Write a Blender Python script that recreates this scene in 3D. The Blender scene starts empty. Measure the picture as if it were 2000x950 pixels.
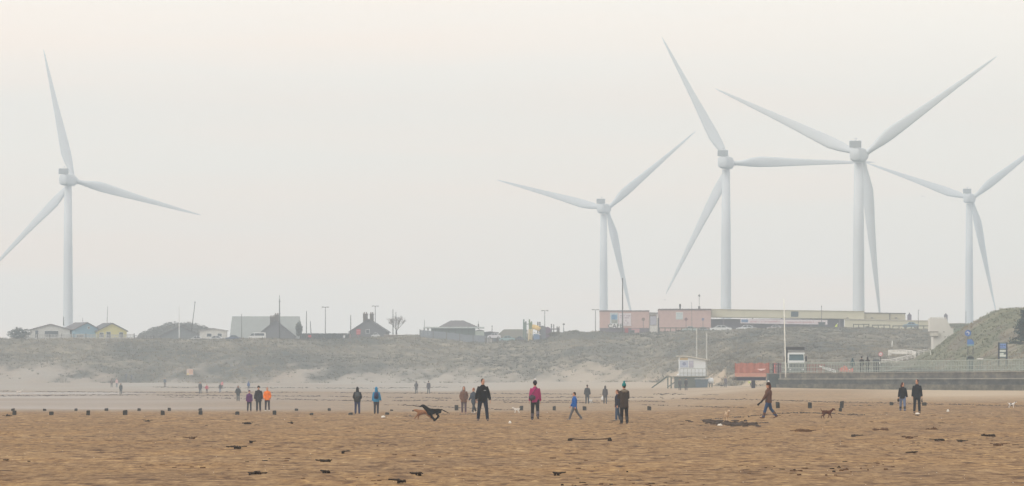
import bpy, math, random
import numpy as np
from mathutils import Vector, Matrix
random.seed(7); rng = np.random.default_rng(11)
S = bpy.context.scene
COL = S.collection
F = 12000.0          # focal length in pixels of the 2000 px wide photograph
HY = 745.0           # pixel row of the horizon
CZ = 1.7             # eye height
PI = math.pi

# ------------------------------------------------------------------ helpers
def at(px, py, Y):
    return Vector(((px-1000)*Y/F, Y, CZ+(HY-py)*Y/F))

def lin(c):
    o = []
    for x in c[:3]:
        x /= 255.0
        o.append(x/12.92 if x <= .04045 else ((x+.055)/1.055)**2.4)
    return (*o, 1.0)

MATS = {}
def M(name, col=(128,128,128), rough=.8, var=.14, scale=2.5, metal=0.0, bump=0.0):
    """procedural material: base colour with noise variation, in object space"""
    if name in MATS: return MATS[name]
    m = bpy.data.materials.new(name); m.use_nodes = True
    nt = m.node_tree; b = nt.nodes['Principled BSDF']
    b.inputs['Roughness'].default_value = rough; b.inputs['Metallic'].default_value = metal
    if rough > .6: b.inputs['Specular IOR Level'].default_value = .12
    c = lin(col)
    tc = nt.nodes.new('ShaderNodeTexCoord'); n = nt.nodes.new('ShaderNodeTexNoise')
    n.inputs['Scale'].default_value = scale; n.inputs['Detail'].default_value = 5
    nt.links.new(tc.outputs['Object'], n.inputs['Vector'])
    r = nt.nodes.new('ShaderNodeValToRGB'); nt.links.new(n.outputs['Fac'], r.inputs['Fac'])
    r.color_ramp.elements[0].position = .3; r.color_ramp.elements[1].position = .7
    r.color_ramp.elements[0].color = tuple(max(0, x*(1-var)) for x in c[:3])+(1,)
    r.color_ramp.elements[1].color = tuple(min(1, x*(1+var)) for x in c[:3])+(1,)
    nt.links.new(r.outputs['Color'], b.inputs['Base Color'])
    if bump:
        bp = nt.nodes.new('ShaderNodeBump'); bp.inputs['Strength'].default_value = bump; bp.inputs['Distance'].default_value = .03
        nt.links.new(n.outputs['Fac'], bp.inputs['Height']); nt.links.new(bp.outputs['Normal'], b.inputs['Normal'])
    MATS[name] = m
    return m

def tag(o, label=None, cat=None, group=None, kind=None):
    if label: o['label'] = label
    if cat: o['category'] = cat
    if group: o['group'] = group
    if kind: o['kind'] = kind
    return o

def thing(name, label, cat, loc=(0,0,0), rz=0, group=None):
    o = bpy.data.objects.new(name, None); COL.objects.link(o)
    o.empty_display_size = .3
    o.location = loc; o.rotation_euler = (0,0,rz)
    return tag(o, label, cat, group)

class MB:
    def __init__(s): s.v = []; s.f = []
    def add(s, vs, fs):
        b = len(s.v); s.v += [tuple(x) for x in vs]; s.f += [tuple(i+b for i in q) for q in fs]; return s
    def box(s, x0, x1, y0, y1, z0, z1):
        return s.add([(x0,y0,z0),(x1,y0,z0),(x1,y1,z0),(x0,y1,z0),(x0,y0,z1),(x1,y0,z1),(x1,y1,z1),(x0,y1,z1)],
              [(0,3,2,1),(4,5,6,7),(0,1,5,4),(1,2,6,5),(2,3,7,6),(3,0,4,7)])
    def bbox(s, x0, x1, y0, y1, z0, z1, b=.03):
        """box with chamfered vertical and top edges"""
        o = [(x0+b,y0),(x1-b,y0),(x1,y0+b),(x1,y1-b),(x1-b,y1),(x0+b,y1),(x0,y1-b),(x0,y0+b)]
        cx, cy = (x0+x1)/2, (y0+y1)/2
        sx, sy = 1-2*b/max(x1-x0,1e-6), 1-2*b/max(y1-y0,1e-6)
        i = [(cx+(x-cx)*sx, cy+(y-cy)*sy) for x, y in o]
        vs = [(x,y,z0) for x, y in o]+[(x,y,z1-b) for x, y in o]+[(x,y,z1) for x, y in i]
        fs = [tuple(reversed(range(8))), tuple(range(16,24))]
        for k in range(8):
            l = (k+1) % 8
            fs += [(k,l,8+l,8+k),(8+k,8+l,16+l,16+k)]
        return s.add(vs, fs)
    def prism(s, poly, y0, y1):
        """polygon in x,z extruded along y"""
        n = len(poly)
        vs = [(x,y0,z) for x, z in poly]+[(x,y1,z) for x, z in poly]
        fs = [tuple(range(n)), tuple(reversed(range(n,2*n)))]
        for k in range(n):
            l = (k+1) % n; fs.append((l,k,n+k,n+l))
        return s.add(vs, fs)
    def tube(s, pts, r, n=6, flat=None, cap=True):
        """tube along points; radii r scalar/list; flat = x-scale of the section"""
        P = [Vector(p) for p in pts]; k = len(P)
        R = r if isinstance(r, (list, tuple)) else [r]*k
        prev = None; rings = []
        for i in range(k):
            d = (P[min(i+1,k-1)]-P[max(i-1,0)])
            if d.length < 1e-9: d = Vector((0,0,1))
            d.normalize()
            a = prev-d*prev.dot(d) if prev is not None else None
            if a is None or a.length < 1e-4:
                a = Vector((1,0,0))-d*d.x
                if a.length < .1: a = Vector((0,1,0))-d*d.y
            a.normalize(); b = d.cross(a); prev = a
            rr = R[i]; fx = flat or 1
            rings.append([P[i]+a*(rr*fx*math.cos(t))+b*(rr*math.sin(t)) for t in (2*PI*j/n for j in range(n))])
        return s.rings(rings, cap)
    def rings(s, rings, cap=True):
        n = len(rings[0]); k = len(rings)
        vs = [v for rg in rings for v in rg]; fs = []
        for i in range(k-1):
            for j in range(n):
                l = (j+1) % n
                fs.append((i*n+j, i*n+l, (i+1)*n+l, (i+1)*n+j))
        if cap: fs += [tuple(reversed(range(n))), tuple(range((k-1)*n, k*n))]
        return s.add(vs, fs)
    def lathe(s, prof, c=(0,0,0), n=12, axis='z'):
        rings = []
        for r, z in prof:
            rg = []
            for j in range(n):
                t = 2*PI*j/n; p = (r*math.cos(t), r*math.sin(t), z)
                if axis == 'y': p = (p[0], z, p[1])
                if axis == 'x': p = (z, p[0], p[1])
                rg.append((p[0]+c[0], p[1]+c[1], p[2]+c[2]))
            rings.append(rg)
        return s.rings(rings)
    def ell(s, c, r, n=12, m=8, rot=None):
        rings = []
        for i in range(m+1):
            a = -PI/2+PI*(i+.02)/(m+.04)
            rg = []
            for j in range(n):
                t = 2*PI*j/n
                p = Vector((r[0]*math.cos(a)*math.cos(t), r[1]*math.cos(a)*math.sin(t), r[2]*math.sin(a)))
                if rot: p = rot @ p
                rg.append(p+Vector(c))
            rings.append(rg)
        return s.rings(rings)
    def build(s, name, mat, parent=None, smooth=False, loc=None, rz=0):
        me = bpy.data.meshes.new(name); me.from_pydata([tuple(v) for v in s.v], [], s.f); me.update()
        o = bpy.data.objects.new(name, me); COL.objects.link(o)
        if mat: me.materials.append(mat)
        if parent: o.parent = parent
        if loc is not None: o.location = loc
        if rz: o.rotation_euler = (0,0,rz)
        if smooth: me.polygons.foreach_set('use_smooth', [True]*len(me.polygons))
        return o

REMESH = []   # (object, voxel size, extra MB)
def fused(mb, name, mat, parent=None, voxel=.015, extra=None, smooth=True):
    o = mb.build(name, mat, parent)
    md = o.modifiers.new('r', 'REMESH'); md.mode = 'VOXEL'; md.voxel_size = voxel; md.adaptivity = 0
    sm = o.modifiers.new('s', 'SMOOTH'); sm.factor = .5; sm.iterations = 2
    REMESH.append((o, extra))
    return o
def flush():
    bpy.context.view_layer.update()
    dg = bpy.context.evaluated_depsgraph_get()
    new = []
    for o, extra in REMESH:
        new.append(bpy.data.meshes.new_from_object(o.evaluated_get(dg)))
    for (o, extra), me in zip(REMESH, new):
        nm = o.data.name; mats = [m for m in o.data.materials]
        o.modifiers.clear()
        if extra is not None and extra.v:
            n0 = len(me.vertices)
            vs = [tuple(v.co) for v in me.vertices]+[tuple(v) for v in extra.v]
            fs = [tuple(p.vertices) for p in me.polygons]+[tuple(i+n0 for i in f) for f in extra.f]
            m2 = bpy.data.meshes.new(nm); m2.from_pydata(vs, [], fs); m2.update(); me = m2
        me.materials.clear()
        for m in mats: me.materials.append(m)
        me.polygons.foreach_set('use_smooth', [True]*len(me.polygons))
        o.data = me
    REMESH.clear()

def npmesh(name, V, Fq, mat, smooth=True, attrs=None):
    """mesh from numpy arrays (quads or triangles of one size)"""
    me = bpy.data.meshes.new(name)
    k = Fq.shape[1]
    me.vertices.add(len(V)); me.vertices.foreach_set('co', np.ascontiguousarray(V, dtype=np.float32).ravel())
    me.loops.add(Fq.size); me.loops.foreach_set('vertex_index', np.ascontiguousarray(Fq, dtype=np.int32).ravel())
    me.polygons.add(len(Fq)); me.polygons.foreach_set('loop_start', np.arange(0, Fq.size, k, dtype=np.int32))
    me.polygons.foreach_set('loop_total', np.full(len(Fq), k, dtype=np.int32))
    me.polygons.foreach_set('use_smooth', np.full(len(Fq), smooth))
    for nm, a in (attrs or {}).items():
        at_ = me.attributes.new(nm, 'FLOAT', 'POINT'); at_.data.foreach_set('value', np.ascontiguousarray(a, dtype=np.float32))
    me.update(calc_edges=True); me.validate()
    o = bpy.data.objects.new(name, me); COL.objects.link(o); me.materials.append(mat)
    return o

# value noise
_H = rng.random((512,512)).astype(np.float64)
def vnoise(x, y):
    xi = np.floor(x).astype(int); yi = np.floor(y).astype(int)
    fx = x-xi; fy = y-yi; fx = fx*fx*(3-2*fx); fy = fy*fy*(3-2*fy)
    a = _H[xi % 512, yi % 512]; b = _H[(xi+1) % 512, yi % 512]; c = _H[xi % 512, (yi+1) % 512]; d = _H[(xi+1) % 512, (yi+1) % 512]
    return (a*(1-fx)+b*fx)*(1-fy)+(c*(1-fx)+d*fx)*fy
def fbm(x, y, o=4):
    t = 0; a = .5; x = np.asarray(x, float); y = np.asarray(y, float)
    for i in range(o):
        t = t+a*(vnoise(x+17.3*i, y+9.1*i)-.5); x = x*2.03; y = y*2.03; a *= .5
    return t      # about -.5 .. .5
def sstep(a, b, x):
    t = np.clip((x-a)/(b-a), 0, 1); return t*t*(3-2*t)

# ------------------------------------------------------------------ the ground as a height function
PROF = [(0,    [(0,0),(60,0),(250,0),(330,-.15),(414,-.42),(480,-.5),(580,-.45),(700,-.4),(840,-.05),(1000,.1),(1200,.6),(1300,1.55),(1400,2.2)]),
        (900,  [(0,0),(60,0),(250,0),(330,-.15),(414,-.42),(480,-.5),(580,-.45),(700,-.4),(840,-.05),(1000,.1),(1200,.6),(1300,1.55),(1400,2.2)]),
        (1300, [(0,0),(60,0),(260,-.05),(400,-.35),(570,-.4),(700,-.2),(857,.42),(1000,.85),(1200,1.3),(1300,1.8),(1400,2.2)]),
        (1500, [(0,0),(60,0),(300,0),(375,.05),(560,.45),(720,.95),(900,1.0),(1000,1.1),(1400,1.3)]),
        (2000, [(0,0),(60,0),(330,0),(400,.25),(590,.83),(800,.95),(1400,1.2)])]
CREST = ([-3000,0,250,450,520,600,700,800,960,1000,1060,1100,1170,1240,1300,1420,1560,1640,1760,1830,1860,1920,5000],
         [ 664,662,661,663,662,664,659,655,668,667,664,651,649,651,649,645,640,640,643,642,633,632,632])
YF = ([-3000,1100,1250,1330,1420,1500,5000], [1285,1285,1270,1180,1000,880,880])
YCR = 1400.0
def ground(X, Y, micro=False):
    X = np.asarray(X, float); Y = np.asarray(Y, float)
    Yp = np.maximum(Y, 60.0)
    u = 1000+F*X/Yp
    zz = [np.interp(Yp, [a for a, b in p], [b for a, b in p]) for _, p in PROF]
    us = [q for q, _ in PROF]
    z = zz[0].copy() if hasattr(zz[0], 'copy') else np.array(zz[0])
    for i in range(len(us)-1):
        t = np.clip((u-us[i])/(us[i+1]-us[i]), 0, 1)
        z = np.where(u > us[i], zz[i]*(1-t)+zz[i+1]*t, z)
    yf = np.interp(u, *YF)+30*fbm(X*.05, Y*.012, 3)
    zc = CZ+(HY-np.interp(u, *CREST))*YCR/F
    t = np.clip((Y-yf)/(YCR-yf), 0, 1)
    steep = np.clip((1450-u)/300, 0, 1)
    sh = t*(1-steep)+(t**.82)*steep
    z = z+(zc-z)*sh
    # plateau behind the crest, falling to the sea beyond it
    z = np.where(Y > YCR, zc-.5*sstep(YCR, YCR+10, Y), z)
    z = np.where(Y > 1620, zc-.5-(zc+6)*sstep(1620, 1680, Y), z)
    return z
def hit(px, py):
    Y = np.arange(70, 1399, .5); X = (px-1000)*Y/F
    p = HY-(ground(X, Y)-CZ)*F/Y
    i = int(np.argmax(p <= py)); y = Y[i]
    return Vector(((px-1000)*y/F, y, float(ground((px-1000)*y/F, y)))), F/y
def plat(px, Y=1430):
    return float(ground((px-1000)*Y/F, Y))
# ------------------------------------------------------------------ people
def cloth(col, rough=.85):
    return M('cloth_%d_%d_%d' % tuple(col), col, rough, .12, 5)
SKIN = (196,146,120)
LEFT, RIGHT, AWAY, TOWARD = 90, -90, 0, 180

def person(px, foot, head, face, label, top, legs, hair=(52,38,30), hat=None, hood=False, pom=None, longhair=False,
           pose=None, arms=None, hem=-.10, shoe=(40,36,34), boots=None, fit=1.0, lean=0, Y=None, z=None, detail=None, group=None,
           skin=SKIN, furhood=None, gloves=None, turn=0):
    if Y is None:
        p, s = hit(px, foot)
    else:
        s = F/Y; p = Vector(((px-1000)*Y/F, Y, z if z is not None else CZ+(HY-foot)*Y/F))
    h = (foot-head)/s if head else 1.7
    detail = detail if detail is not None else s
    k = h/1.76*(1.0 if lean < 30 else 1.0)
    vox = .013 if detail > 24 else (.02 if detail > 16 else .028)
    fit = fit*1.07
    pose = pose or [(2,4,3), (-2,4,3)]      # per leg: hip forward angle, knee bend, outward
    arms = arms or [(4,7,12,0), (-2,7,12,0)]  # per arm: swing forward, outward, elbow bend, inward
    rd = math.radians
    ca, sa = math.cos(rd(lean)), math.sin(rd(lean))
    def T(x, y, zz):    # torso space (z above the hip) leaned forward
        return Vector((x*k, (y*ca+zz*sa)*k, (zz*ca-y*sa)*k))
    def tv(x, y, zz): return Vector((x*k, (y*ca+zz*sa)*k, (zz*ca-y*sa)*k))
    # legs
    chains = []
    for i, sg in ((0,-1), (1,1)):
        a, kn, o = (rd(q) for q in pose[i])
        hp = Vector((sg*.092, 0, 0)); d1 = Vector((sg*math.sin(o), math.sin(a), -math.cos(a)))
        kne = hp+d1*.43; d2 = Vector((sg*math.sin(o)*.6, math.sin(a-kn), -math.cos(a-kn))); ank = kne+d2*.41
        pitch = (a-kn)*.55
        toe = Vector((sg*.12, math.cos(pitch), math.sin(pitch))).normalized()
        chains.append((hp, kne, ank, toe))
    low = min(min(c[2].z-.085, (c[2]+c[3]*.17).z-.035) for c in chains)
    base = Vector((0,0,-low))
    def Lp(v): return (v+base)*k
    off = base*k
    def TT(x, y, zz): return T(x, y, zz)+off
    def ring(zz, rx, ry, y=0, n=14, x=0):
        return [TT(x+rx*math.cos(t), y+ry*math.sin(t), zz) for t in (2*PI*j/n for j in range(n))]
    # arms
    ach = []
    for i, sg in ((0,-1), (1,1)):
        sw, o, el, inn = (rd(q) for q in arms[i])
        sh = Vector((sg*.165, 0, .475))
        d1 = Vector((sg*math.sin(o), math.sin(sw)*math.cos(o), -math.cos(sw)*math.cos(o)))
        e_ = sh+d1*.285; o2 = o-inn
        d2 = Vector((sg*math.sin(o2), math.sin(sw+el)*math.cos(o2), -math.cos(sw+el)*math.cos(o2)))
        wr = e_+d2*.25
        ach.append((sh, e_, wr, d2, sg))
    tq = Matrix.Rotation(rd(turn), 3, 'Z')
    hc = .735   # head centre above the hip
    def H(x, y, zz):
        v = tq @ Vector((x, y, 0)); return TT(v.x, v.y+.015, hc+zz)
    # body: one fused surface
    b = MB()
    b.rings([ring(*q) for q in ((-.10,.11,.09),(-.04,.155,.11),(.06,.15,.105),(.2,.135,.095),(.34,.158,.108),(.46,.165,.1),(.53,.12,.08),(.57,.06,.06),(.66,.054,.058,.01))])
    hd = []
    for zz, rx, ry, yo in ((-.125,.03,.03,.035),(-.115,.046,.055,.03),(-.08,.06,.078,.016),(-.03,.07,.09,.006),(.02,.076,.097,0),(.065,.072,.092,-.004),(.1,.05,.065,-.006),(.118,.02,.025,-.006)):
        hd.append([H(rx*math.cos(t), yo+ry*math.sin(t), zz) for t in (2*PI*j/14 for j in range(14))])
    b.rings(hd)
    b.tube([H(0,.088,.015), H(0,.108,-.022), H(0,.096,-.032)], [.009*k,.014*k,.008*k], 6)      # nose
    for sg in (-1,1):
        b.ell(H(sg*.076,-.005,-.005), (.012*k,.02*k,.032*k), 8, 6)                       # ears
    extra = MB()
    for (sh, e_, wr, d2, sg) in ach:
        P = [TT(*sh), TT(*e_), TT(*wr)]
        b.tube([TT(sh.x*.6, sh.y, sh.z-.02)]+P, [.05*k,.052*k,.042*k,.028*k], 8)
        dv = (P[2]-P[1]).normalized()
        sd_ = Vector((0,1,0))-dv*dv.y
        sd_ = sd_.normalized() if sd_.length > .05 else Vector((0,0,1))
        nn_ = dv.cross(sd_)
        hb = P[2]; pe = hb+dv*.085*k
        b.rings([[hb+dv*(q*k)+sd_*(math.cos(t)*w*k)+nn_*(math.sin(t)*th*k) for t in (2*PI*j/8 for j in range(8))] for q, w, th in ((-.02,.024,.02),(.02,.034,.016),(.07,.042,.014),(.09,.038,.011))])
        curl = nn_*(-sg)
        for fi, (off_, ln) in enumerate(((.03,.068),(.01,.078),(-.01,.072),(-.03,.056))):
            f0 = pe-dv*.02*k+sd_*off_*k; f1 = pe+dv*ln*.45*k+sd_*off_*1.1*k+curl*.006*k; f2 = f1+(dv*.75+curl*.6)*ln*.35*k; f3 = f2+(dv*.4+curl*.85)*ln*.28*k
            extra.tube([f0,f1,f2,f3], [.009*k,.0088*k,.008*k,.006*k], 6)
        t0 = hb+dv*.025*k+sd_*.028*k; t1 = t0+(dv*.6+sd_*.7)*.035*k; t2 = t1+(dv*.9+sd_*.15+curl*.3)*.03*k
        extra.tube([t0,t1,t2], [.012*k,.01*k,.007*k], 6)
    for hp, kn, an, toe in chains:
        b.tube([Lp(hp+Vector((0,0,.02))), Lp(hp*.5+kn*.5), Lp(kn), Lp(kn*.55+an*.45), Lp(an)], [.085*k,.075*k,.052*k,.05*k,.036*k], 9)
        b.tube([Lp(an), Lp(an+toe*.06+Vector((0,0,-.045))), Lp(an+toe*.13+Vector((0,0,-.06)))], [.036*k,.034*k,.024*k], 8)
    root = fused(b, 'person', M('skin', skin, .6, .08, 6), None, min(vox, .014) if detail > 24 else vox, extra)
    root.location = p; root.rotation_euler = (0,0,rd(face))
    tag(root, label, 'person', group)
    # jacket
    j = MB(); f_ = fit
    hr = []
    hem_r = .172 if hem > -.2 else .185
    for q in ((hem,hem_r*f_,.128*f_),(hem*.4,.172*f_,.128*f_),(.06,.17*f_,.125*f_),(.18,.165*f_,.122*f_),(.34,.182*f_,.138*f_),(.43,.18*f_,.13*f_),(.49,.15*f_,.11*f_),(.535,.105*f_,.095),(.57,.085,.085),(.6,.078,.08,.005)):
        hr.append(ring(*q))
    j.rings(hr)
    for (sh, e_, wr, d2, sg) in ach:
        P = [TT(sh.x*.5, sh.y, sh.z-.05), TT(*sh), TT(*((sh+e_)/2)), TT(*e_), TT(*((e_+wr)/2)), TT(*wr)]
        j.tube(P, [.08*f_*k,.072*f_*k,.068*f_*k,.063*f_*k,.057*f_*k,.047*f_*k], 9)
    if hood or furhood:
        pass
    fused(j, 'jacket', cloth(top), root, max(vox, .016))
    # trousers
    t_ = MB()
    t_.rings([ring(*q) for q in ((.08,.155,.112),(-.02,.168,.12),(-.10,.15,.112),(-.16,.1,.09))])
    for hp, kn, an, toe in chains:
        end = an+Vector((0,0,-.02))
        t_.tube([Lp(hp+Vector((0,0,.0))), Lp(hp*.55+kn*.45), Lp(kn), Lp(kn*.5+an*.5), Lp(end)], [.112*k,.1*k,.078*k,.073*k,.068*k], 9)
    fused(t_, 'trousers', cloth(legs), root, max(vox, .016))
    for hp, kn, an, toe in chains:
        w = MB(); up = Vector((0,0,1))
        w.rings([[Lp(an+toe*q)+Vector((math.cos(a)*wd*k, 0, 0))+up*(k*(zz+math.sin(a)*ht)) for a in (2*PI*i/10 for i in range(10))] for q, wd, ht, zz in ((-.085,.026,.032,-.045),(-.05,.042,.045,-.042),(.03,.044,.04,-.048),(.1,.05,.032,-.056),(.155,.042,.024,-.062),(.18,.02,.014,-.066))])
        if boots:
            w.tube([Lp(an+Vector((0,0,-.03))), Lp(an*.75+kn*.25), Lp(an*.45+kn*.55)], [.062*k,.072*k,.08*k], 10)
        fused(w, 'boot' if boots else 'shoe', cloth(boots or shoe, .6), root, max(vox*.8, .012))
    # head wear
    if hood:
        q = MB(); q.ell(H(0,-.028,.005), (.1*k,.115*k,.145*k), 14, 10); q.tube([H(0,-.03,-.06), TT(0,-.03,.56)], [.1*k,.115*k], 12)
        fused(q, 'hood', cloth(top), root, max(vox*.8, .014))
    else:
        q = MB(); q.ell(H(0,-.014,.026), (.083*k,.1*k,.108*k), 14, 10)
        if longhair: q.tube([H(0,-.05,0), H(0,-.075,-.1), H(0,-.07,-.2)], [.08*k,.085*k,.06*k], 10)
        else: q.ell(H(0,-.05,-.03), (.068*k,.06*k,.06*k), 10, 8)
        fused(q, 'hair', cloth(hair), root, max(vox*.7, .013))
    if furhood:
        q = MB(); q.tube([TT(.11,.0,.54), TT(.08,-.1,.52), TT(0,-.14,.5), TT(-.08,-.1,.52), TT(-.11,.0,.54)], [.05*k,.065*k,.07*k,.065*k,.05*k], 9)
        fused(q, 'fur_hood', cloth(furhood), root, max(vox, .016))
    if hat:
        q = MB(); q.ell(H(0,-.012,.055), (.093*k,.112*k,.105*k), 14, 10)
        q.lathe([(.09*k,0),(.1*k,.01*k),(.1*k,.05*k),(.09*k,.06*k)], H(0,-.008,-.005), 14)
        fused(q, 'hat', cloth(hat), root, max(vox*.7, .013))
        if pom:
            MB().ell(H(0,-.02,.185), (.05*k,.05*k,.05*k), 10, 8).build('pompom', cloth(pom), root, True)
    if gloves:
        for (sh, e_, wr, d2, sg) in ach:
            g = MB(); a_ = TT(*wr); dv = (a_-TT(*e_)).normalized()
            g.tube([a_-dv*.02*k, a_+dv*.05*k, a_+dv*.11*k, a_+dv*.17*k], [.04*k,.048*k,.045*k,.02*k], 8)
            g.build('glove', cloth(gloves), root, True)
    if detail > 33 and (abs(face) > 60) and not hood:
        for sg in (-1,1):
            MB().ell(H(sg*.03,.088,.012), (.012*k,.008*k,.008*k), 8, 6).build('eye', cloth((34,28,26), .4), root, True)
        MB().ell(H(0,.085,-.068), (.024*k,.01*k,.007*k), 8, 6).build('mouth', cloth((140,78,70)), root, True)
    root['k'] = k
    info = dict(root=root, k=k, p=p, s=s, face=face, hands=[TT(*a[2])+(TT(*a[2])-TT(*a[1])).normalized()*.08*k for a in ach], TT=TT, foot=off)
    return info

def carried(info, mb, name, mat, label, cat, smooth=False):
    """an object of its own that a person carries: placed with the person's own position and facing"""
    o = mb.build(name, mat, None, smooth); o.location = info['p']; o.rotation_euler = (0,0,math.radians(info['face']))
    return tag(o, label, cat)

def backpack(info, col, label):
    k = info['k']; TT = info['TT']
    c = TT(0,-.2,.3)
    t = thing('backpack', label, 'backpack', info['p'], math.radians(info['face']))
    m = MB(); m.rings([[c+Vector((math.cos(a)*w*k, math.sin(a)*d*k-.0, zz*k)) for a in (2*PI*i/12 for i in range(12))] for zz, w, d in ((-.22,.1,.05),(-.19,.145,.085),(0,.155,.1),(.15,.14,.085),(.22,.08,.05))])
    m.build('pack', cloth(col), t, True)
    MB().ell(c+Vector((0,-.09*k,-.08*k)), (.1*k,.045*k,.085*k), 10, 8).build('pocket', cloth(tuple(int(x*.8) for x in col)), t, True)
    for sg in (-1,1):
        MB().tube([TT(sg*.09,-.14,.46), TT(sg*.1,-.02,.555), TT(sg*.11,.12,.44), TT(sg*.14,.06,.25), TT(sg*.13,-.12,.14)], .022*k, 6).build('strap', cloth(tuple(int(x*.6) for x in col)), t, True)

walk = lambda a: [(a,6,2), (-a*.8,14,2)]
# nearest figures
man = person(943,822,741,TOWARD,'man in black zip jacket and blue jeans standing with feet apart, facing us',(8,10,14),(22,32,50),hair=(70,48,38),
       pose=[(3,5,9),(-3,3,9)], arms=[(-6,17,8,4),(4,15,18,6)], fit=1.12, shoe=(30,28,28), turn=20)
MB().box(-.05,.05,-.006,.006,-.012,.012).build('chest_emblem', cloth((170,172,176)), man['root']).location = man['TT'](-.09,.155,.36)
person(906,807,756,TOWARD,'person in brown hooded coat, hands in pockets, dark hat, walking beside the striding figure',(112,84,72),(92,74,82),hood=True,
       pose=[(6,4,2),(-5,6,2)], arms=[(-8,16,38,26),(-8,16,38,26)], hem=-.2, fit=1.14, shoe=(120,70,72))
person(925,807,757,TOWARD-35,'ginger haired walker in slate blue coat and white shoes striding behind the man in black',(58,68,80),(52,58,66),hair=(140,92,62),
       pose=[(22,4,2),(-24,12,2)], arms=[(-14,8,14,0),(16,8,20,0)], hem=-.18, shoe=(206,204,200), turn=-30)
mag = person(1045,821,745,AWAY,'woman in magenta jacket, black trousers and white topped hat walking away',(162,42,104),(24,25,30),hair=(40,34,36),hat=(40,34,48),pom=(232,230,230),
       pose=[(8,6,3),(-12,30,3)], arms=[(2,9,14,0),(4,8,10,0)], hem=-.12, fit=1.02, boots=(84,76,84))
mm = MB(); mm.ell(mag['TT'](-.13,-.17,.1), (.16*mag['k'],.08*mag['k'],.12*mag['k']), 12, 8)
mm.tube([mag['TT'](-.2,-.15,.16), mag['TT'](0,-.17,.44), mag['TT'](.09,-.06,.56), mag['TT'](.09,.09,.5)], .012, 6)
carried(mag, mm, 'shoulder_bag', cloth((76,68,78)), 'dark grey slouchy bag slung across the back of the magenta jacket', 'bag', True)
person(1122,821,765,LEFT,'boy in bright blue jacket and grey trousers walking left',(24,92,168),(104,104,108),hair=(52,44,38),
       pose=[(24,4,2),(-24,14,2)], arms=[(-14,9,18,0),(16,9,18,0)], hem=-.14, fit=1.14, shoe=(140,138,136))
person(1206,822,762,LEFT,'child in navy jacket and jeans standing behind the woman with the teal hat',(38,42,58),(62,80,104),hair=(88,58,48),
       pose=[(8,6,2),(-6,8,2)], arms=[(-4,7,10,0),(6,7,14,0)], hem=-.14, fit=1.12, shoe=(120,120,118))
w9 = person(1219,828,750,AWAY+18,'woman in olive brown coat with pale fur hood and teal bobble hat',(62,52,46),(24,24,28),hair=(50,36,30),hat=(28,122,124),pom=(30,130,132),
       pose=[(2,3,2),(-3,5,2)], arms=[(24,12,72,34),(24,12,72,34)], hem=-.22, fit=1.08, boots=(34,30,34), furhood=(122,112,98))
ball = person(1501,818,747,LEFT,'woman in brown jacket, jeans and brown boots striding left with one arm held out',(96,66,54),(44,74,112),hair=(92,52,40),hat=(58,40,36),pom=(226,224,222),longhair=True,
       pose=[(20,4,2),(-16,24,2)], arms=[(30,6,4,0),(-10,8,16,0)], hem=-.12, fit=1.2, boots=(92,60,44), gloves=(28,26,28))
hd_ = ball['hands'][0]
carried(ball, MB().tube([hd_, hd_+Vector((0,.1,-.08)), hd_+Vector((0,.2,-.18))], [.03,.035,.05], 8), 'ball_thrower', cloth((26,26,28)), 'short black ball thrower in the outstretched hand of the brown jacketed woman', 'ball thrower', True)
wr = person(1763,804,748,TOWARD,'woman in black jacket and pale jeans with black boots, looking right',(28,30,36),(112,128,160),hair=(74,40,38),longhair=True,
       pose=[(8,4,3),(-8,8,3)], arms=[(-4,12,14,0),(6,10,12,0)], hem=-.13, fit=1.06, boots=(34,34,38), turn=48)
carried(wr, MB().ell(wr['hands'][1]+Vector((0,0,-.1)), (.06,.06,.11), 8, 6).tube([wr['hands'][1], wr['hands'][1]+Vector((0,0,-.06))], .02, 6), 'small_pouch', cloth((30,30,32)), 'small dark pouch hanging from the hand of the pale jeans woman', 'pouch', True)
mr_ = person(1791,807,742,TOWARD,'tall man in black jacket and black trousers walking at the right',(28,34,42),(30,34,40),hair=(60,40,38),
       pose=[(7,4,3),(-9,9,3)], arms=[(4,9,10,0),(-2,9,12,0)], hem=-.13, fit=1.1, shoe=(34,30,30), turn=-30)
carried(mr_, MB().tube([mr_['hands'][0], mr_['hands'][0]+Vector((.01,0,-.12)), mr_['hands'][0]+Vector((.0,0,-.24))], [.016,.03,.036], 8), 'dog_lead', cloth((36,34,34)), 'coiled dark dog lead hanging from the hand of the tall man', 'dog lead', True)
# the two backpackers
a1 = person(698,809,757,AWAY,'walker in hooded black jacket and navy jeans seen from behind, left of the blue jacket',(34,38,42),(44,54,88),hood=True,
       pose=[(3,3,3),(-3,5,3)], arms=[(8,16,46,30),(8,16,46,30)], hem=-.12, fit=1.2)
backpack(a1, (74,80,84), 'worn grey backpack on the walker in black')
a2 = person(735,809,757,AWAY,'walker in bright blue hooded jacket and dark trousers seen from behind',(38,132,178),(44,46,56),hood=True,
       pose=[(4,4,1),(-4,6,1)], arms=[(0,9,10,0),(4,14,10,0)], hem=-.12, fit=1.12)
backpack(a2, (40,52,92), 'navy backpack worn over the bright blue jacket')
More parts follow.
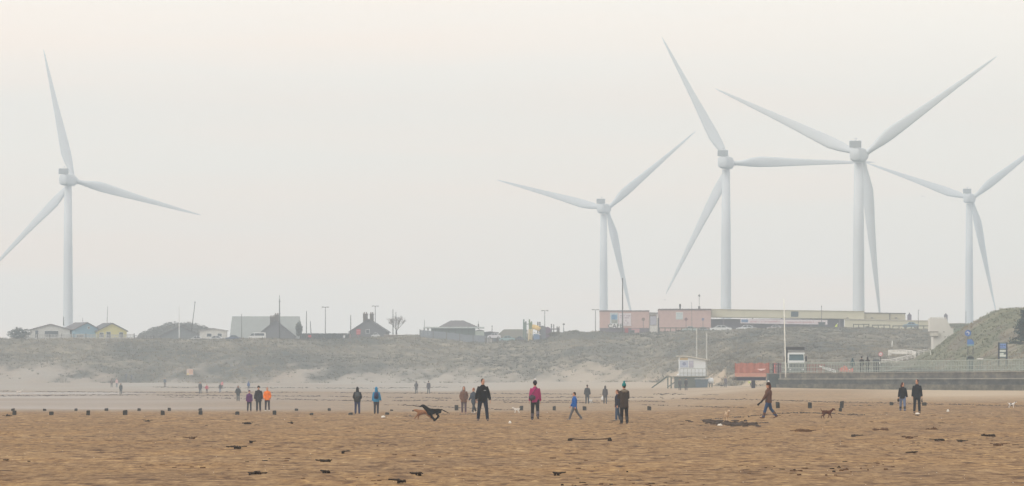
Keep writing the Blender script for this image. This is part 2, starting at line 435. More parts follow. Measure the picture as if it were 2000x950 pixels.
# the three in a row
person(487,804,763,TOWARD,'shorter figure in purple jacket and white topped hat, left of three in a row',(92,46,102),(38,42,56),hair=(50,34,44),hat=(84,50,84),pom=(226,222,226),
       pose=[(3,3,3),(-3,4,4)], arms=[(2,8,10,0),(2,9,10,0)], hem=-.14, fit=1.1)
person(505,804,755,TOWARD,'middle figure of three in a row, all in near black with a dark hat',(38,40,46),(36,40,48),hat=(40,40,44),
       pose=[(3,3,2),(-3,5,2)], arms=[(2,12,14,0),(-2,12,14,0)], hem=-.2, fit=1.22)
person(522,803,757,TOWARD,'figure in vivid orange jacket, dark trousers and white shoes',(240,122,26),(54,48,52),hair=(120,84,66),
       pose=[(2,2,4),(-3,4,3)], arms=[(4,15,40,22),(0,14,34,20)], hem=-.12, fit=1.22, shoe=(216,214,212))
# middle distance
person(465,784,754,TOWARD,'figure in bulky dark coat with hood walking alone left of the purple jacket',(62,68,72),(72,84,88),hood=True,pose=walk(8),arms=[(-4,20,44,20),(-4,20,44,20)],fit=1.2,hem=-.14)
m6 = person(1147,789,752,AWAY,'broad man in slate grey clothes walking away beside a small dog',(62,66,70),(70,74,78),pose=walk(6),arms=[(4,11,10,0),(-6,12,10,0)],fit=1.16)
w7 = person(1182,789,754,AWAY,'figure in long grey coat carrying a white bag, walking away',(80,80,84),(76,80,88),pose=walk(6),hair=(90,86,84),hood=True,hem=-.26,fit=1.1)
bg_ = w7['hands'][0]
carried(w7, MB().rings([[bg_+Vector((math.cos(t)*w*.8, math.sin(t)*w*.5, z)) for t in (2*PI*i/10 for i in range(10))] for z, w in ((-.46,.1),(-.4,.2),(-.22,.2),(-.06,.08),(0,.03))]), 'carrier_bag', cloth((232,232,232)), 'white plastic carrier bag held by the figure in the long grey coat', 'bag', True)
person(813,769.5,745,AWAY,'left one of the pair walking far off above the running dogs, head bowed',(92,94,98),(98,102,106),hood=True,pose=walk(4),arms=[(14,14,50,30),(14,14,50,30)],fit=1.12)
person(837,769.5,744,AWAY,'right one of the pair walking far off above the running dogs',(84,86,94),(92,96,102),pose=walk(8),hem=-.2,fit=1.08)
person(236,771,749,TOWARD,'lone stocky figure in dark coat standing far left on the damp sand',(84,92,94),(92,100,102),hood=True,hem=-.26,fit=1.22)
person(391,770,746,TOWARD,'adult in dark grey coat beside the child in pink',(86,90,96),(92,98,108),pose=walk(5),hair=(70,62,58),longhair=True,hem=-.2,fit=1.1)
person(404,769,751,TOWARD,'small child in pink red jacket beside the adult in dark grey',(186,86,100),(110,104,108),hair=(90,66,60),pose=walk(8),fit=1.12,arms=[(0,22,20,0),(0,22,20,0)])
person(430,767,749,TOWARD,'stooping figure in slate coat in front of the pale pink jacket',(84,88,94),(120,134,156),hood=True,hem=-.14,fit=1.24,pose=walk(4))
person(434,760,744,AWAY,'figure in pale pink jacket half hidden behind the slate coat',(212,134,138),(112,108,110),hair=(120,86,78),fit=1.08)
person(485.5,763,745,AWAY,'distant figure in blue jacket walking beyond the purple jacket',(74,96,142),(92,98,112),hood=True,pose=walk(6),fit=1.12)
person(322,756,738,TOWARD,'lone distant figure in blue grey jacket below the warning board',(86,98,112),(118,112,110),hair=(84,72,64),pose=walk(5),fit=1.08)
person(218,757,740,AWAY,'far figure in brown grey coat left of the pale pink top',(108,98,96),(108,102,104),hem=-.25,fit=1.05)
person(228,757,739.5,TOWARD,'far figure in pale pink top with blue grey trousers',(212,178,178),(128,136,146),hair=(120,98,84),pose=walk(8),fit=1.1)
person(246,744,728,AWAY,'taller of two far figures at the foot of the dune',(108,110,114),(112,116,122),pose=walk(5),fit=1.1)
person(257,744,731,AWAY,'slighter of two far figures at the foot of the dune',(104,106,116),(112,116,126),pose=walk(7))
person(1328,763,740,TOWARD,'figure in dark coat left of two in front of the lifeguard hut',(78,82,86),(82,86,92),hood=True,hem=-.18,fit=1.1)
person(1340,763,739,TOWARD,'figure in black coat right of two in front of the lifeguard hut',(66,68,72),(74,76,82),hat=(60,60,64),hem=-.28)
person(1417,757,736,TOWARD,'thin grey figure standing beside a sitting dog near the orange barrier',(104,102,112),(96,96,104),hair=(80,70,68),pose=walk(3))
person(1466,755,741.5,LEFT,'worker in hi-vis yellow top bending under the orange barrier platform',(206,226,60),(74,82,92),lean=62,pose=[(10,8,4),(-6,12,4)],arms=[(70,6,10,0),(66,6,10,0)],hat=(190,196,120))
# on the promenade, behind the railing
ZP = 2.65
person(1665,728.6,700,AWAY,'figure in teal jacket on the promenade behind the orange barriers',(34,76,86),(44,58,70),hood=True,Y=700,z=ZP,fit=1.15)
person(1683,728.6,697,AWAY,'taller of two dark figures leaning together at the promenade railing',(24,27,30),(30,32,36),Y=700,z=ZP,fit=1.18,hat=(50,50,54))
person(1694.5,728.6,697.5,AWAY,'figure in brown grey coat beside the tall dark one on the promenade',(42,40,38),(34,36,38),hood=True,Y=700,z=ZP,fit=1.2,hem=-.2)
# on the dune crest
person(1632,641,626,RIGHT,'worker in hi-vis jacket and white helmet stooping before the long pale building',(220,236,70),(92,100,104),hat=(240,240,240),lean=38,Y=1412,z=plat(1632,1412)-.1,arms=[(40,8,20,0),(30,8,30,0)],fit=1.2)
for px_, top_, l_ in ((672,(224,224,222),'far figure in white top on the dune crest below the red board'),(684,(150,132,132),'far figure in dull pink on the dune crest between two others'),(699,(140,124,126),'far dark figure nearest the chimneyed house on the dune crest')):
    person(px_,670,657 if px_ != 699 else 659,TOWARD,l_,top_,(120,124,130),Y=1392,z=float(ground((px_-1000)*1392/F,1392))-.2)

# ------------------------------------------------------------------ dogs
STAND = dict(fl=[(.2,.42),(.17,.27),(.19,.13),(.19,.03),(.23,.015)], fr=[(.2,.42),(.17,.27),(.2,.13),(.21,.03),(.25,.015)],
             hl=[(-.24,.44),(-.18,.27),(-.31,.15),(-.29,.03),(-.25,.015)], hr=[(-.24,.44),(-.19,.27),(-.33,.15),(-.32,.03),(-.28,.015)],
             tail=[(-.33,.5),(-.42,.56),(-.47,.66)], head=(.42,.66))
TROT = dict(fl=[(.2,.42),(.24,.28),(.3,.15),(.33,.03),(.36,.015)], fr=[(.2,.42),(.15,.28),(.13,.14),(.06,.05),(.08,.02)],
            hl=[(-.24,.44),(-.16,.28),(-.24,.16),(-.18,.03),(-.14,.015)], hr=[(-.24,.44),(-.22,.28),(-.38,.18),(-.4,.04),(-.36,.015)],
            tail=[(-.33,.52),(-.4,.62),(-.44,.76)], head=(.42,.64))
STRETCH = dict(fl=[(.22,.42),(.31,.3),(.4,.18),(.48,.08),(.52,.06)], fr=[(.2,.42),(.24,.28),(.28,.14),(.29,.03),(.32,.015)],
               hl=[(-.25,.44),(-.3,.3),(-.44,.22),(-.54,.08),(-.55,.03)], hr=[(-.25,.44),(-.27,.29),(-.4,.19),(-.5,.05),(-.5,.015)],
               tail=[(-.33,.52),(-.44,.56),(-.56,.57)], head=(.44,.56))
GATHER = dict(fl=[(.2,.44),(.12,.3),(.1,.19),(-.01,.08),(.0,.03)], fr=[(.2,.44),(.1,.31),(.06,.2),(-.05,.1),(-.05,.05)],
              hl=[(-.26,.46),(-.13,.34),(-.2,.22),(-.05,.06),(-.01,.02)], hr=[(-.26,.46),(-.15,.34),(-.24,.22),(-.1,.08),(-.06,.03)],
              tail=[(-.34,.54),(-.5,.46),(-.72,.35)], head=(.46,.7))
def dog(px, foot, wither, face, pose, label, col, muzzle=None, shag=0, bulk=1.0, sit=False, patch=None, collar=None):
    p, s = hit(px, foot); k = wither/.52
    b = MB()
    V = lambda x, y, z: Vector((x*k, y*k, z*k))
    def rg(y, z, rx, rz, n=12): return [V(rx*bulk*math.cos(t), y, z+rz*bulk*math.sin(t)) for t in (2*PI*j/n for j in range(n))]
    b.rings([rg(*q) for q in ((-.35,.46,.03,.04),(-.31,.46,.07,.075),(-.2,.46,.082,.09),(-.06,.455,.075,.085),(.07,.435,.09,.115),(.18,.42,.095,.13),(.27,.43,.075,.1),(.31,.45,.03,.05))])
    hy, hz_ = pose['head']
    b.tube([V(0,.2,.47), V(0,(.26+hy)/2,(.5+hz_)/2), V(0,hy,hz_)], [.1*k*bulk,.07*k*bulk,.06*k*bulk], 10)
    b.ell(V(0,hy+.03,hz_), (.062*k,.085*k,.062*k), 10, 8)
    b.tube([V(0,hy+.06,hz_-.01), V(0,hy+.14,hz_-.03), V(0,hy+.19,hz_-.04)], [.046*k,.035*k,.024*k], 8)
    for sg in (-1,1):
        b.tube([V(sg*.045,hy-.01,hz_+.045), V(sg*.062,hy-.03,hz_+.035), V(sg*.07,hy-.035,hz_-.03)], [.022*k,.028*k,.012*k], 7)
    for nm, sx in (('fl',-.065),('fr',.065),('hl',-.065),('hr',.065)):
        q = pose[nm]; rr = [.06,.04,.03,.022,.024] if nm[0] == 'f' else [.075,.05,.03,.022,.024]
        b.tube([V(sx,y,z) for y, z in q], [r*k*bulk for r in rr], 8)
    tl = pose['tail']; b.tube([V(0,-.31,.48)]+[V(0,y,z) for y, z in tl], [.035*k]+[.026*k]*(len(tl)-1)+[.012*k], 7)
    if shag:
        for i in range(90):
            y = random.uniform(-.32,.3); a = random.uniform(0,2*PI)
            b.ell(V(.085*math.cos(a)*bulk, y, .45+.1*math.sin(a)*bulk), (.03*k*shag,)*3, 6, 4)
        for i in range(26):
            b.ell(V(random.uniform(-.06,.06), hy+random.uniform(-.05,.09), hz_+random.uniform(-.03,.07)), (.028*k*shag,)*3, 6, 4)
    o = fused(b, 'dog', M('fur_%d_%d_%d' % tuple(col), col, .85, .2, 14), None, .012*max(k, .6))
    o.location = p; o.rotation_euler = (0,0,math.radians(face)); tag(o, label, 'dog')
    if patch:
        q = MB(); q.ell(V(0,-.1,.47), (.088*k*bulk,.15*k,.1*k*bulk), 10, 8); q.ell(V(0,hy+.02,hz_+.01), (.067*k,.075*k,.066*k), 10, 8)
        q.build('coat_patch', M('fur_%d_%d_%d' % tuple(patch), patch, .85, .2, 14), o, True)
    if muzzle:
        q = MB(); q.tube([V(0,hy+.1,hz_-.02), V(0,hy+.15,hz_-.032), V(0,hy+.2,hz_-.042)], [.042*k,.037*k,.026*k], 8)
        q.build('muzzle', M('fur_%d_%d_%d' % tuple(muzzle), muzzle, .7, .1, 14), o, True)
    if collar:
        q = MB(); q.tube([V(0,hy-.09,hz_-.08), V(0,hy-.06,hz_-.055)], [.082*k*bulk]*2, 10); q.build('collar', cloth(collar), o, True)
    return dict(o=o, p=p, k=k, V=V, hy=hy, hz=hz_, face=face)
dog(826,820,.40,LEFT,STRETCH,'fawn dog with dark muzzle running left ahead of the black dog',(146,102,70),muzzle=(50,38,32),bulk=1.3)
bd = dog(847,823.5,.5,LEFT,GATHER,'sleek black dog running left with its tail streaming behind',(4,4,6),bulk=1.28)
st = MB().tube([bd['V'](-.02,bd['hy']+.14,bd['hz']-.05), bd['V'](.0,bd['hy']+.32,bd['hz']-.03), bd['V'](.03,bd['hy']+.5,bd['hz']+.02)], [.014,.012,.008], 6).build('stick', M('driftwood', (74,58,46), .9, .2, 8))
st.location = bd['p']; st.rotation_euler = (0,0,math.radians(LEFT)); tag(st, 'thin stick held in the jaws of the running black dog', 'stick')
dog(1009,807,.27,LEFT,STAND,'small white terrier standing beside the row of stumps near the magenta jacket',(224,220,214),bulk=1.15,shag=.8)
dog(1153.5,788,.3,AWAY+40,TROT,'little white dog trotting beside the broad man in slate grey',(206,210,212),shag=.8,bulk=1.1)
dog(1420,823,.36,TOWARD+12,STAND,'pale sandy dog facing us on the dark seaweed patch',(196,170,142),muzzle=(214,200,184))
dog(1615,818,.34,RIGHT,TROT,'curly brown dog trotting right with its tail held up',(92,54,38),shag=1.0,bulk=1.12)
dog(1976,797,.27,RIGHT,STAND,'tiny black and white dog on the drift line at the right edge',(226,224,222),patch=(28,28,32))
dog(37,772,.52,RIGHT,STAND,'pale dog walking on the wet sand far left',(214,206,198))
dog(1410,757.5,.34,LEFT,STAND,'dark dog beside the thin grey figure near the orange barrier',(74,72,74),bulk=1.1)
flush()
# ------------------------------------------------------------------ camera, light, sky, air
cam = bpy.data.cameras.new('camera'); co = bpy.data.objects.new('camera', cam); COL.objects.link(co); S.camera = co
cam.sensor_width = 36; cam.sensor_fit = 'HORIZONTAL'; cam.lens = 36*F/2000; cam.shift_y = (HY-475)/2000
co.location = (0,0,CZ); co.rotation_euler = (PI/2,0,0); cam.clip_start = 1; cam.clip_end = 20000
S.view_settings.view_transform = 'Standard'; S.view_settings.look = 'None'; S.view_settings.exposure = 0; S.view_settings.gamma = 1
S.view_settings.use_curve_mapping = False
S.cycles.use_denoising = True; S.cycles.denoiser = 'OPENIMAGEDENOISE'; S.cycles.denoising_prefilter = 'ACCURATE'; S.cycles.denoising_input_passes = 'RGB_ALBEDO_NORMAL'
S.cycles.volume_bounces = 2; S.cycles.max_bounces = 6; S.cycles.diffuse_bounces = 3
S.cycles.sample_clamp_indirect = 4

SUN_EL, SUN_AZ = math.radians(36), math.radians(232)      # azimuth measured from +Y towards +X
sl = bpy.data.lights.new('sun', 'SUN'); sl.energy = 1.15; sl.angle = math.radians(30); sl.color = (1,.955,.89)
so = bpy.data.objects.new('sun', sl); COL.objects.link(so)
sd = Vector((math.sin(SUN_AZ)*math.cos(SUN_EL), math.cos(SUN_AZ)*math.cos(SUN_EL), math.sin(SUN_EL)))
so.rotation_euler = sd.to_track_quat('Z', 'Y').to_euler(); so.location = sd*500

W = bpy.data.worlds.new('World'); S.world = W; W.use_nodes = True
nt = W.node_tree; nt.nodes.clear()
def N(t, **kw):
    n = nt.nodes.new(t)
    for k, v in kw.items(): setattr(n, k, v)
    return n
out = N('ShaderNodeOutputWorld'); bg = N('ShaderNodeBackground'); nt.links.new(bg.outputs[0], out.inputs[0])
sky = N('ShaderNodeTexSky', sky_type='NISHITA', sun_disc=False, sun_elevation=SUN_EL, sun_rotation=SUN_AZ, altitude=0, air_density=1.0, dust_density=6.0, ozone_density=1.0)
bg.inputs['Strength'].default_value = .1
tc = N('ShaderNodeTexCoord'); sx = N('ShaderNodeSeparateXYZ'); nt.links.new(tc.outputs['Generated'], sx.inputs[0])
mr = N('ShaderNodeMapRange'); mr.inputs['From Min'].default_value = -.005; mr.inputs['From Max'].default_value = .26
nt.links.new(sx.outputs['Z'], mr.inputs['Value'])
cr = N('ShaderNodeValToRGB'); nt.links.new(mr.outputs[0], cr.inputs['Fac'])
cr.color_ramp.elements[0].color = (.99,.935,.87,1); cr.color_ramp.elements[1].color = (.86,.84,.8,1)
for p_, c_ in ((.16,(1.29,1.19,1.04,1)),(.26,(1.33,1.22,1.085,1)),(.45,(1.0,.95,.88,1))):
    e = cr.color_ramp.elements.new(p_); e.color = c_
# faint warm cloud bands
mp = N('ShaderNodeMapping'); mp.inputs['Scale'].default_value = (7,7,85); nt.links.new(tc.outputs['Generated'], mp.inputs[0])
ns = N('ShaderNodeTexNoise'); ns.inputs['Scale'].default_value = 1.0; ns.inputs['Detail'].default_value = 3; nt.links.new(mp.outputs[0], ns.inputs['Vector'])
br = N('ShaderNodeValToRGB'); nt.links.new(ns.outputs['Fac'], br.inputs['Fac'])
br.color_ramp.elements[0].position = .44; br.color_ramp.elements[0].color = (1,1,1,1)
br.color_ramp.elements[1].position = .64; br.color_ramp.elements[1].color = (1.06,.988,.95,1)
mul = N('ShaderNodeMix', data_type='RGBA', blend_type='MULTIPLY'); mul.inputs['Factor'].default_value = 1
nt.links.new(cr.outputs['Color'], mul.inputs['A']); nt.links.new(br.outputs['Color'], mul.inputs['B'])
sc10 = N('ShaderNodeVectorMath', operation='SCALE'); sc10.inputs['Scale'].default_value = 11.9
nt.links.new(mul.outputs['Result'], sc10.inputs[0])
mix = N('ShaderNodeMix', data_type='RGBA'); mix.inputs['Factor'].default_value = .12
nt.links.new(sc10.outputs[0], mix.inputs['A']); nt.links.new(sky.outputs[0], mix.inputs['B'])
nt.links.new(mix.outputs['Result'], bg.inputs['Color'])

hz = MB().box(-950, 950, -210, 2960, -9, 135).build('haze', None)
hm = bpy.data.materials.new('haze_air'); hm.use_nodes = True; hn = hm.node_tree; hn.nodes.clear()
ho = hn.nodes.new('ShaderNodeOutputMaterial'); hv = hn.nodes.new('ShaderNodeVolumePrincipled')
hv.inputs['Color'].default_value = (.77,.885,1.0,1); hv.inputs['Density'].default_value = .00039; hv.inputs['Anisotropy'].default_value = .2
hn.links.new(hv.outputs[0], ho.inputs['Volume']); hz.data.materials.append(hm); tag(hz, kind='stuff', label='pale sea haze lying over the whole beach and dunes', cat='haze')
hz.display_type = 'WIRE'

# ------------------------------------------------------------------ beach and dunes
def terrain_material():
    m = bpy.data.materials.new('sand_and_dune'); m.use_nodes = True; n = m.node_tree; L = n.links.new
    b = n.nodes['Principled BSDF']; b.inputs['Specular IOR Level'].default_value = .35
    def nn(t, **kw):
        q = n.nodes.new(t)
        for k, v in kw.items(): setattr(q, k, v)
        return q
    geo = nn('ShaderNodeNewGeometry')
    def noise(scale, det, vec=None, rough=.55):
        t = nn('ShaderNodeTexNoise'); t.inputs['Scale'].default_value = scale; t.inputs['Detail'].default_value = det; t.inputs['Roughness'].default_value = rough
        L(vec or geo.outputs['Position'], t.inputs['Vector']); return t
    def ramp(fac, stops):
        r = nn('ShaderNodeValToRGB'); L(fac, r.inputs['Fac']); el = r.color_ramp.elements
        for i, (p, c) in enumerate(stops):
            e = el[i] if i < 2 else el.new(p)
            e.position = p; e.color = c
        return r
    def mixc(f, a, c, bt='MIX'):
        x = nn('ShaderNodeMix', data_type='RGBA', blend_type=bt)
        if isinstance(f, float): x.inputs['Factor'].default_value = f
        else: L(f, x.inputs['Factor'])
        for s, k in ((a,'A'),(c,'B')):
            if isinstance(s, tuple): x.inputs[k].default_value = s
            else: L(s, x.inputs[k])
        return x.outputs['Result']
    def attr(a):
        q = nn('ShaderNodeAttribute'); q.attribute_name = a; return q.outputs['Fac']
    mp = nn('ShaderNodeMapping'); mp.inputs['Scale'].default_value = (1.0,.55,1); L(geo.outputs['Position'], mp.inputs[0])
    n1 = noise(1.7, 7, mp.outputs[0], .68); mp3 = nn('ShaderNodeMapping'); mp3.inputs['Scale'].default_value = (1.0,.13,1); L(geo.outputs['Position'], mp3.inputs[0]); n2 = noise(5.5, 4, mp3.outputs[0], .7); n3 = noise(.05, 4); n4 = noise(9, 3)
    sand = ramp(n1.outputs['Fac'], [(.33,lin((66,41,19))),(.75,lin((196,168,127))),(.41,lin((118,87,52))),(.48,lin((150,121,83)))])
    fine = ramp(n2.outputs['Fac'], [(.36,(.5,.4,.28,1)),(.66,(1.22,1.22,1.2,1))])
    c = mixc(.8, sand.outputs['Color'], fine.outputs['Color'], 'MULTIPLY')
    tone = ramp(n3.outputs['Fac'], [(.35,(.9,.86,.8,1)),(.65,(1.06,1.05,1.04,1))])
    c = mixc(1.0, c, tone.outputs['Color'], 'MULTIPLY')
    mp2 = nn('ShaderNodeMapping'); mp2.inputs['Scale'].default_value = (1.0,.3,1); L(geo.outputs['Position'], mp2.inputs[0])
    n5 = noise(.22, 6, mp2.outputs[0], .6); hue = ramp(n5.outputs['Fac'], [(.34,(.84,.83,.86,1)),(.66,(1.12,1.08,.96,1)),(.5,(1,1,1,1))])
    c = mixc(1.0, c, hue.outputs['Color'], 'MULTIPLY')
    n6 = noise(.9, 3, mp2.outputs[0], .5); lines = ramp(n6.outputs['Fac'], [(.27,(.5,.45,.4,1)),(.36,(1,1,1,1)),(.66,(1,1,1,1)),(.74,(1.22,1.2,1.18,1))])
    c = mixc(.85, c, lines.outputs['Color'], 'MULTIPLY')
    c = mixc(attr('dry'), c, mixc(attr('warm'), mixc(n2.outputs['Fac'], lin((150,143,132)), lin((184,178,168))), mixc(n2.outputs['Fac'], lin((168,148,124)), lin((204,186,160)))))  # dry sand is greyer on the left: thicker haze put into its colour
    dampc = mixc(n1.outputs['Fac'], lin((134,124,114)), lin((164,152,142)))
    c = mixc(attr('damp'), c, dampc)
    g1 = noise(.16, 7, None, .68); g2 = noise(2.2, 4, None, .7)
    grass = ramp(g1.outputs['Fac'], [(.32,lin((84,82,73))),(.68,lin((158,148,128))),(.5,lin((116,111,98)))])
    gf = ramp(g2.outputs['Fac'], [(.3,(.86,.86,.84,1)),(.7,(1.1,1.09,1.06,1))])
    gc = mixc(.9, grass.outputs['Color'], gf.outputs['Color'], 'MULTIPLY')
    gc = mixc(attr('green'), gc, mixc(g2.outputs['Fac'], lin((70,88,58)), lin((104,118,78))))
    gc = mixc(attr('scrub_and_shade'), gc, mixc(g2.outputs['Fac'], lin((44,52,48)), lin((78,82,76))))
    c = mixc(attr('grass'), c, gc)
    L(c, b.inputs['Base Color'])
    rr = nn('ShaderNodeMapRange'); L(attr('damp'), rr.inputs['Value']); rr.inputs['To Min'].default_value = .9; rr.inputs['To Max'].default_value = .27
    L(rr.outputs[0], b.inputs['Roughness'])
    bp = nn('ShaderNodeBump'); bp.inputs['Strength'].default_value = .35; bp.inputs['Distance'].default_value = .02
    L(n4.outputs['Fac'], bp.inputs['Height']); L(bp.outputs['Normal'], b.inputs['Normal'])
    return m
SAND = terrain_material()

def grass_mask(X, Y):
    u = 1000+F*X/np.maximum(Y, 60)
    yf = np.interp(u, *YF)
    t = (Y-yf)/(YCR-yf)
    big = fbm(X*.045+3, Y*.02+8, 4); mid = fbm(X*.22+40, Y*.08+3, 3)
    thr = np.interp(u, [0,180,300,420,600,800,1000,1150,1300,1450,1600], [.22,.22,.06,.10,.20,.17,.16,.14,.08,.0,-.1])
    h_ = (Y-yf)*.09; st = fbm((X+.35*h_)*.05+70, (h_-.35*X)*.42, 4)
    return sstep(-.17, .15, t-thr+big*.75+mid*.45+st*.62)

def hummock(X, Y):
    u = 1000+F*X/np.maximum(Y, 60)
    yf = np.interp(u, *YF); t = np.clip((Y-yf)/(YCR-yf), 0, 1); h_ = (Y-yf)*.09
    hum = fbm(X*.11+2, Y*.05+7, 4)*2.4+np.maximum(fbm(X*.35, Y*.18, 3), -.05)*1.7
    hum += np.abs(fbm(X*.09+.05*Y, Y*.03+31, 3))*2.0-.35+fbm((X+.35*h_)*.06+70, (h_-.35*X)*.3, 4)*2.2
    hum += fbm(X*1.1+5, Y*.55, 3)*.9*np.clip((1550-u)/150, .35, 1)
    return hum*np.clip(t*7, 0, 1)*np.clip((1-t)*10, .22, 1)*.8

def build_terrain():
    Yr = np.concatenate([[-150,-40,20], np.arange(60,300,.28), np.arange(300,460,.5), np.arange(460,900,1.4), np.arange(900,1285,1.3), np.arange(1285,1421,.8), np.arange(1422,1700,18)])
    ui = np.concatenate([np.arange(-700,-40,30), np.arange(-40,2041,4), np.arange(2060,2700,30)])
    nY = len(Yr)
    U, YY = np.meshgrid(ui, Yr)
    XX = (U-1000)*np.maximum(YY, 100)/F
    # outer columns reach far to both sides
    far = []
    for f_ in (1.0, .45): far.append(-900*f_+XX[:, :1]*(1-f_))
    XX = np.concatenate(far+[XX]+[900*f_+XX[:, -1:]*(1-f_) for f_ in (.45, 1.0)], axis=1)
    YY = np.repeat(YY[:, :1], XX.shape[1], axis=1)
    Z = ground(XX, YY)
    uu = 1000+F*XX/np.maximum(YY, 60)
    g = grass_mask(XX, YY)
    # small relief of the trampled sand, and the hummocks of the dunes
    near = 1-sstep(330, 480, YY)
    rel = fbm(XX*.9, YY*.75, 3)*.06*(1+2.2*fbm(XX*.14+50, YY*.06, 3))+fbm(XX*.12+5, YY*.05, 3)*.07+fbm(XX*2.6+9, YY*1.3, 2)*.03
    lumps = np.maximum(0, fbm(XX*4.6+3, YY*1.7, 3)-.07)*.085*(1.0+3.2*fbm(XX*.09+33, YY*.05, 3))
    rel = rel+np.maximum(lumps, 0)*near
    Z = Z+rel*(.25+.75*near)*(1-sstep(1250, 1300, YY)*.5)
    yf = np.interp(uu, *YF); t = np.clip((YY-yf)/(YCR-yf), 0, 1)
    Z = Z+hummock(XX, YY)*(YY < 1425)
    damp = np.exp(-((YY-870)/70.0)**2)*(1-sstep(180, 420, uu))
    damp = np.maximum(damp, sstep(440, 500, YY)*(1-sstep(800, 860, YY))*(1-sstep(100, 1000, uu))*.62)
    damp = np.clip(damp*(1+fbm(XX*.05, YY*.02, 3)*1.2), 0, 1)
    dry = sstep(560, 720, YY)*sstep(500, 1500, uu)*.8+sstep(880, 1050, YY)*.8
    dry = np.maximum(dry, sstep(380, 540, YY)*sstep(1500, 1900, uu))
    dry = np.maximum(dry, sstep(400, 470, YY)*.3)
    dry = np.clip(dry*(1+fbm(XX*.08+60, YY*.03, 3)*.9), 0, 1)
    green = sstep(1830, 1880, uu)*sstep(1150, 1250, YY)
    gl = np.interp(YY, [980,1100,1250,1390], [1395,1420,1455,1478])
    scrub_and_shade = np.exp(-((uu-gl)/22.0)**2)*sstep(960,1010,YY)*(YY < 1395)*.9  # gully and blobs: shadow painted into the dune colour together with dark scrub
    scrub_and_shade = np.clip(np.maximum(scrub_and_shade, sstep(.02,.2,fbm(XX*.05+21, YY*.02+2, 4))*.75)*(.6+.9*(fbm(XX*.3,YY*.1+9,3)+.4)), 0, 1)*(uu < 1825)
    h, w = XX.shape
    idx = np.arange(h*w).reshape(h, w)
    V = np.stack([XX, YY, Z], -1).reshape(-1, 3)
    quads = np.stack([idx[:-1,:-1], idx[:-1,1:], idx[1:,1:], idx[1:,:-1]], -1).reshape(-1, 4)
    isd = ((YY > yf-18) & (YY > 860))[:-1,:-1].reshape(-1)
    A = dict(grass=g.ravel(), damp=damp.ravel(), dry=dry.ravel(), warm=sstep(700, 1600, uu).ravel(), green=green.ravel(), scrub_and_shade=scrub_and_shade.ravel())
    for nm, sel in (('beach', ~isd), ('dunes', isd)):
        q = quads[sel]; used = np.unique(q); rm = np.full(h*w, -1); rm[used] = np.arange(len(used))
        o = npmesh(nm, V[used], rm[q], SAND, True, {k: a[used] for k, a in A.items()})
        tag(o, kind='structure')
build_terrain()
sea = MB(); sea.add([(-900,1640,-2.6),(900,1640,-2.6),(900,2930,-2.6),(-900,2930,-2.6)], [(0,1,2,3)])
tag(sea.build('sea', M('sea_water', (92,104,104), .25, .12, .05)), kind='structure')

def dune_grass():
    n = 34000
    m = n*3
    u = rng.uniform(-60, 2060, m); Y = rng.uniform(900, 1405, m); X = (u-1000)*Y/F
    g = grass_mask(X, Y); yf = np.interp(u, *YF)
    near_crest = np.exp(-((Y-1398)/6.0)**2)
    keep = (rng.random(m) < (g*.9+.06)*np.clip((Y-yf+15)/25, 0, 1)) & (fbm(X*.3+11, Y*.3, 2) > -.12)
    X = X[keep][:n]; Y = Y[keep][:n]; u = u[keep][:n]
    Z = ground(X, Y)
    # same hummocks as the terrain
    yf = np.interp(u, *YF); t = np.clip((Y-yf)/(YCR-yf), 0, 1)
    Z = Z+hummock(X, Y)
    k = len(X); nb = 6
    V = np.zeros((k, nb, 3, 3)); tn = np.zeros((k, nb, 3))
    H = rng.uniform(.2, .5, k)*np.where(u > 1480, .8, 1)
    for b in range(nb):
        a = rng.uniform(0, 2*PI, k); r = rng.uniform(.02, .3, k)
        bx = X+np.cos(a)*r; by = Y+np.sin(a)*r; w = rng.uniform(.035, .09, k)
        ln = rng.uniform(.15, .5, k); hh = H*rng.uniform(.6, 1.1, k)
        V[:, b, 0] = np.stack([bx-w, by, Z-.1], -1); V[:, b, 1] = np.stack([bx+w, by, Z-.1], -1)
        V[:, b, 2] = np.stack([bx+np.cos(a)*ln, by+np.sin(a)*ln, Z+hh], -1)
    tint = np.repeat(np.clip(rng.random(k)*.45+.75*(fbm(X*.07, Y*.03, 4)*1.6+.4)-.1, 0, 1), nb*3)
    m_ = bpy.data.materials.new('marram'); m_.use_nodes = True; q = m_.node_tree; bs = q.nodes['Principled BSDF']
    bs.inputs['Roughness'].default_value = .85; bs.inputs['Specular IOR Level'].default_value = .2
    at_ = q.nodes.new('ShaderNodeAttribute'); at_.attribute_name = 'tint'; r = q.nodes.new('ShaderNodeValToRGB')
    q.links.new(at_.outputs['Fac'], r.inputs['Fac']); q.links.new(r.outputs['Color'], bs.inputs['Base Color'])
    r.color_ramp.elements[0].color = lin((80,80,71)); r.color_ramp.elements[1].color = lin((164,152,130))
    r.color_ramp.elements[0].position = .15; r.color_ramp.elements[1].position = .9
    o = npmesh('marram_grass', V.reshape(-1, 3), np.arange(k*nb*3).reshape(-1, 3), m_, False, dict(tint=tint))
    tag(o, 'grey green marram grass growing over the dunes', 'grass', kind='stuff')
dune_grass()
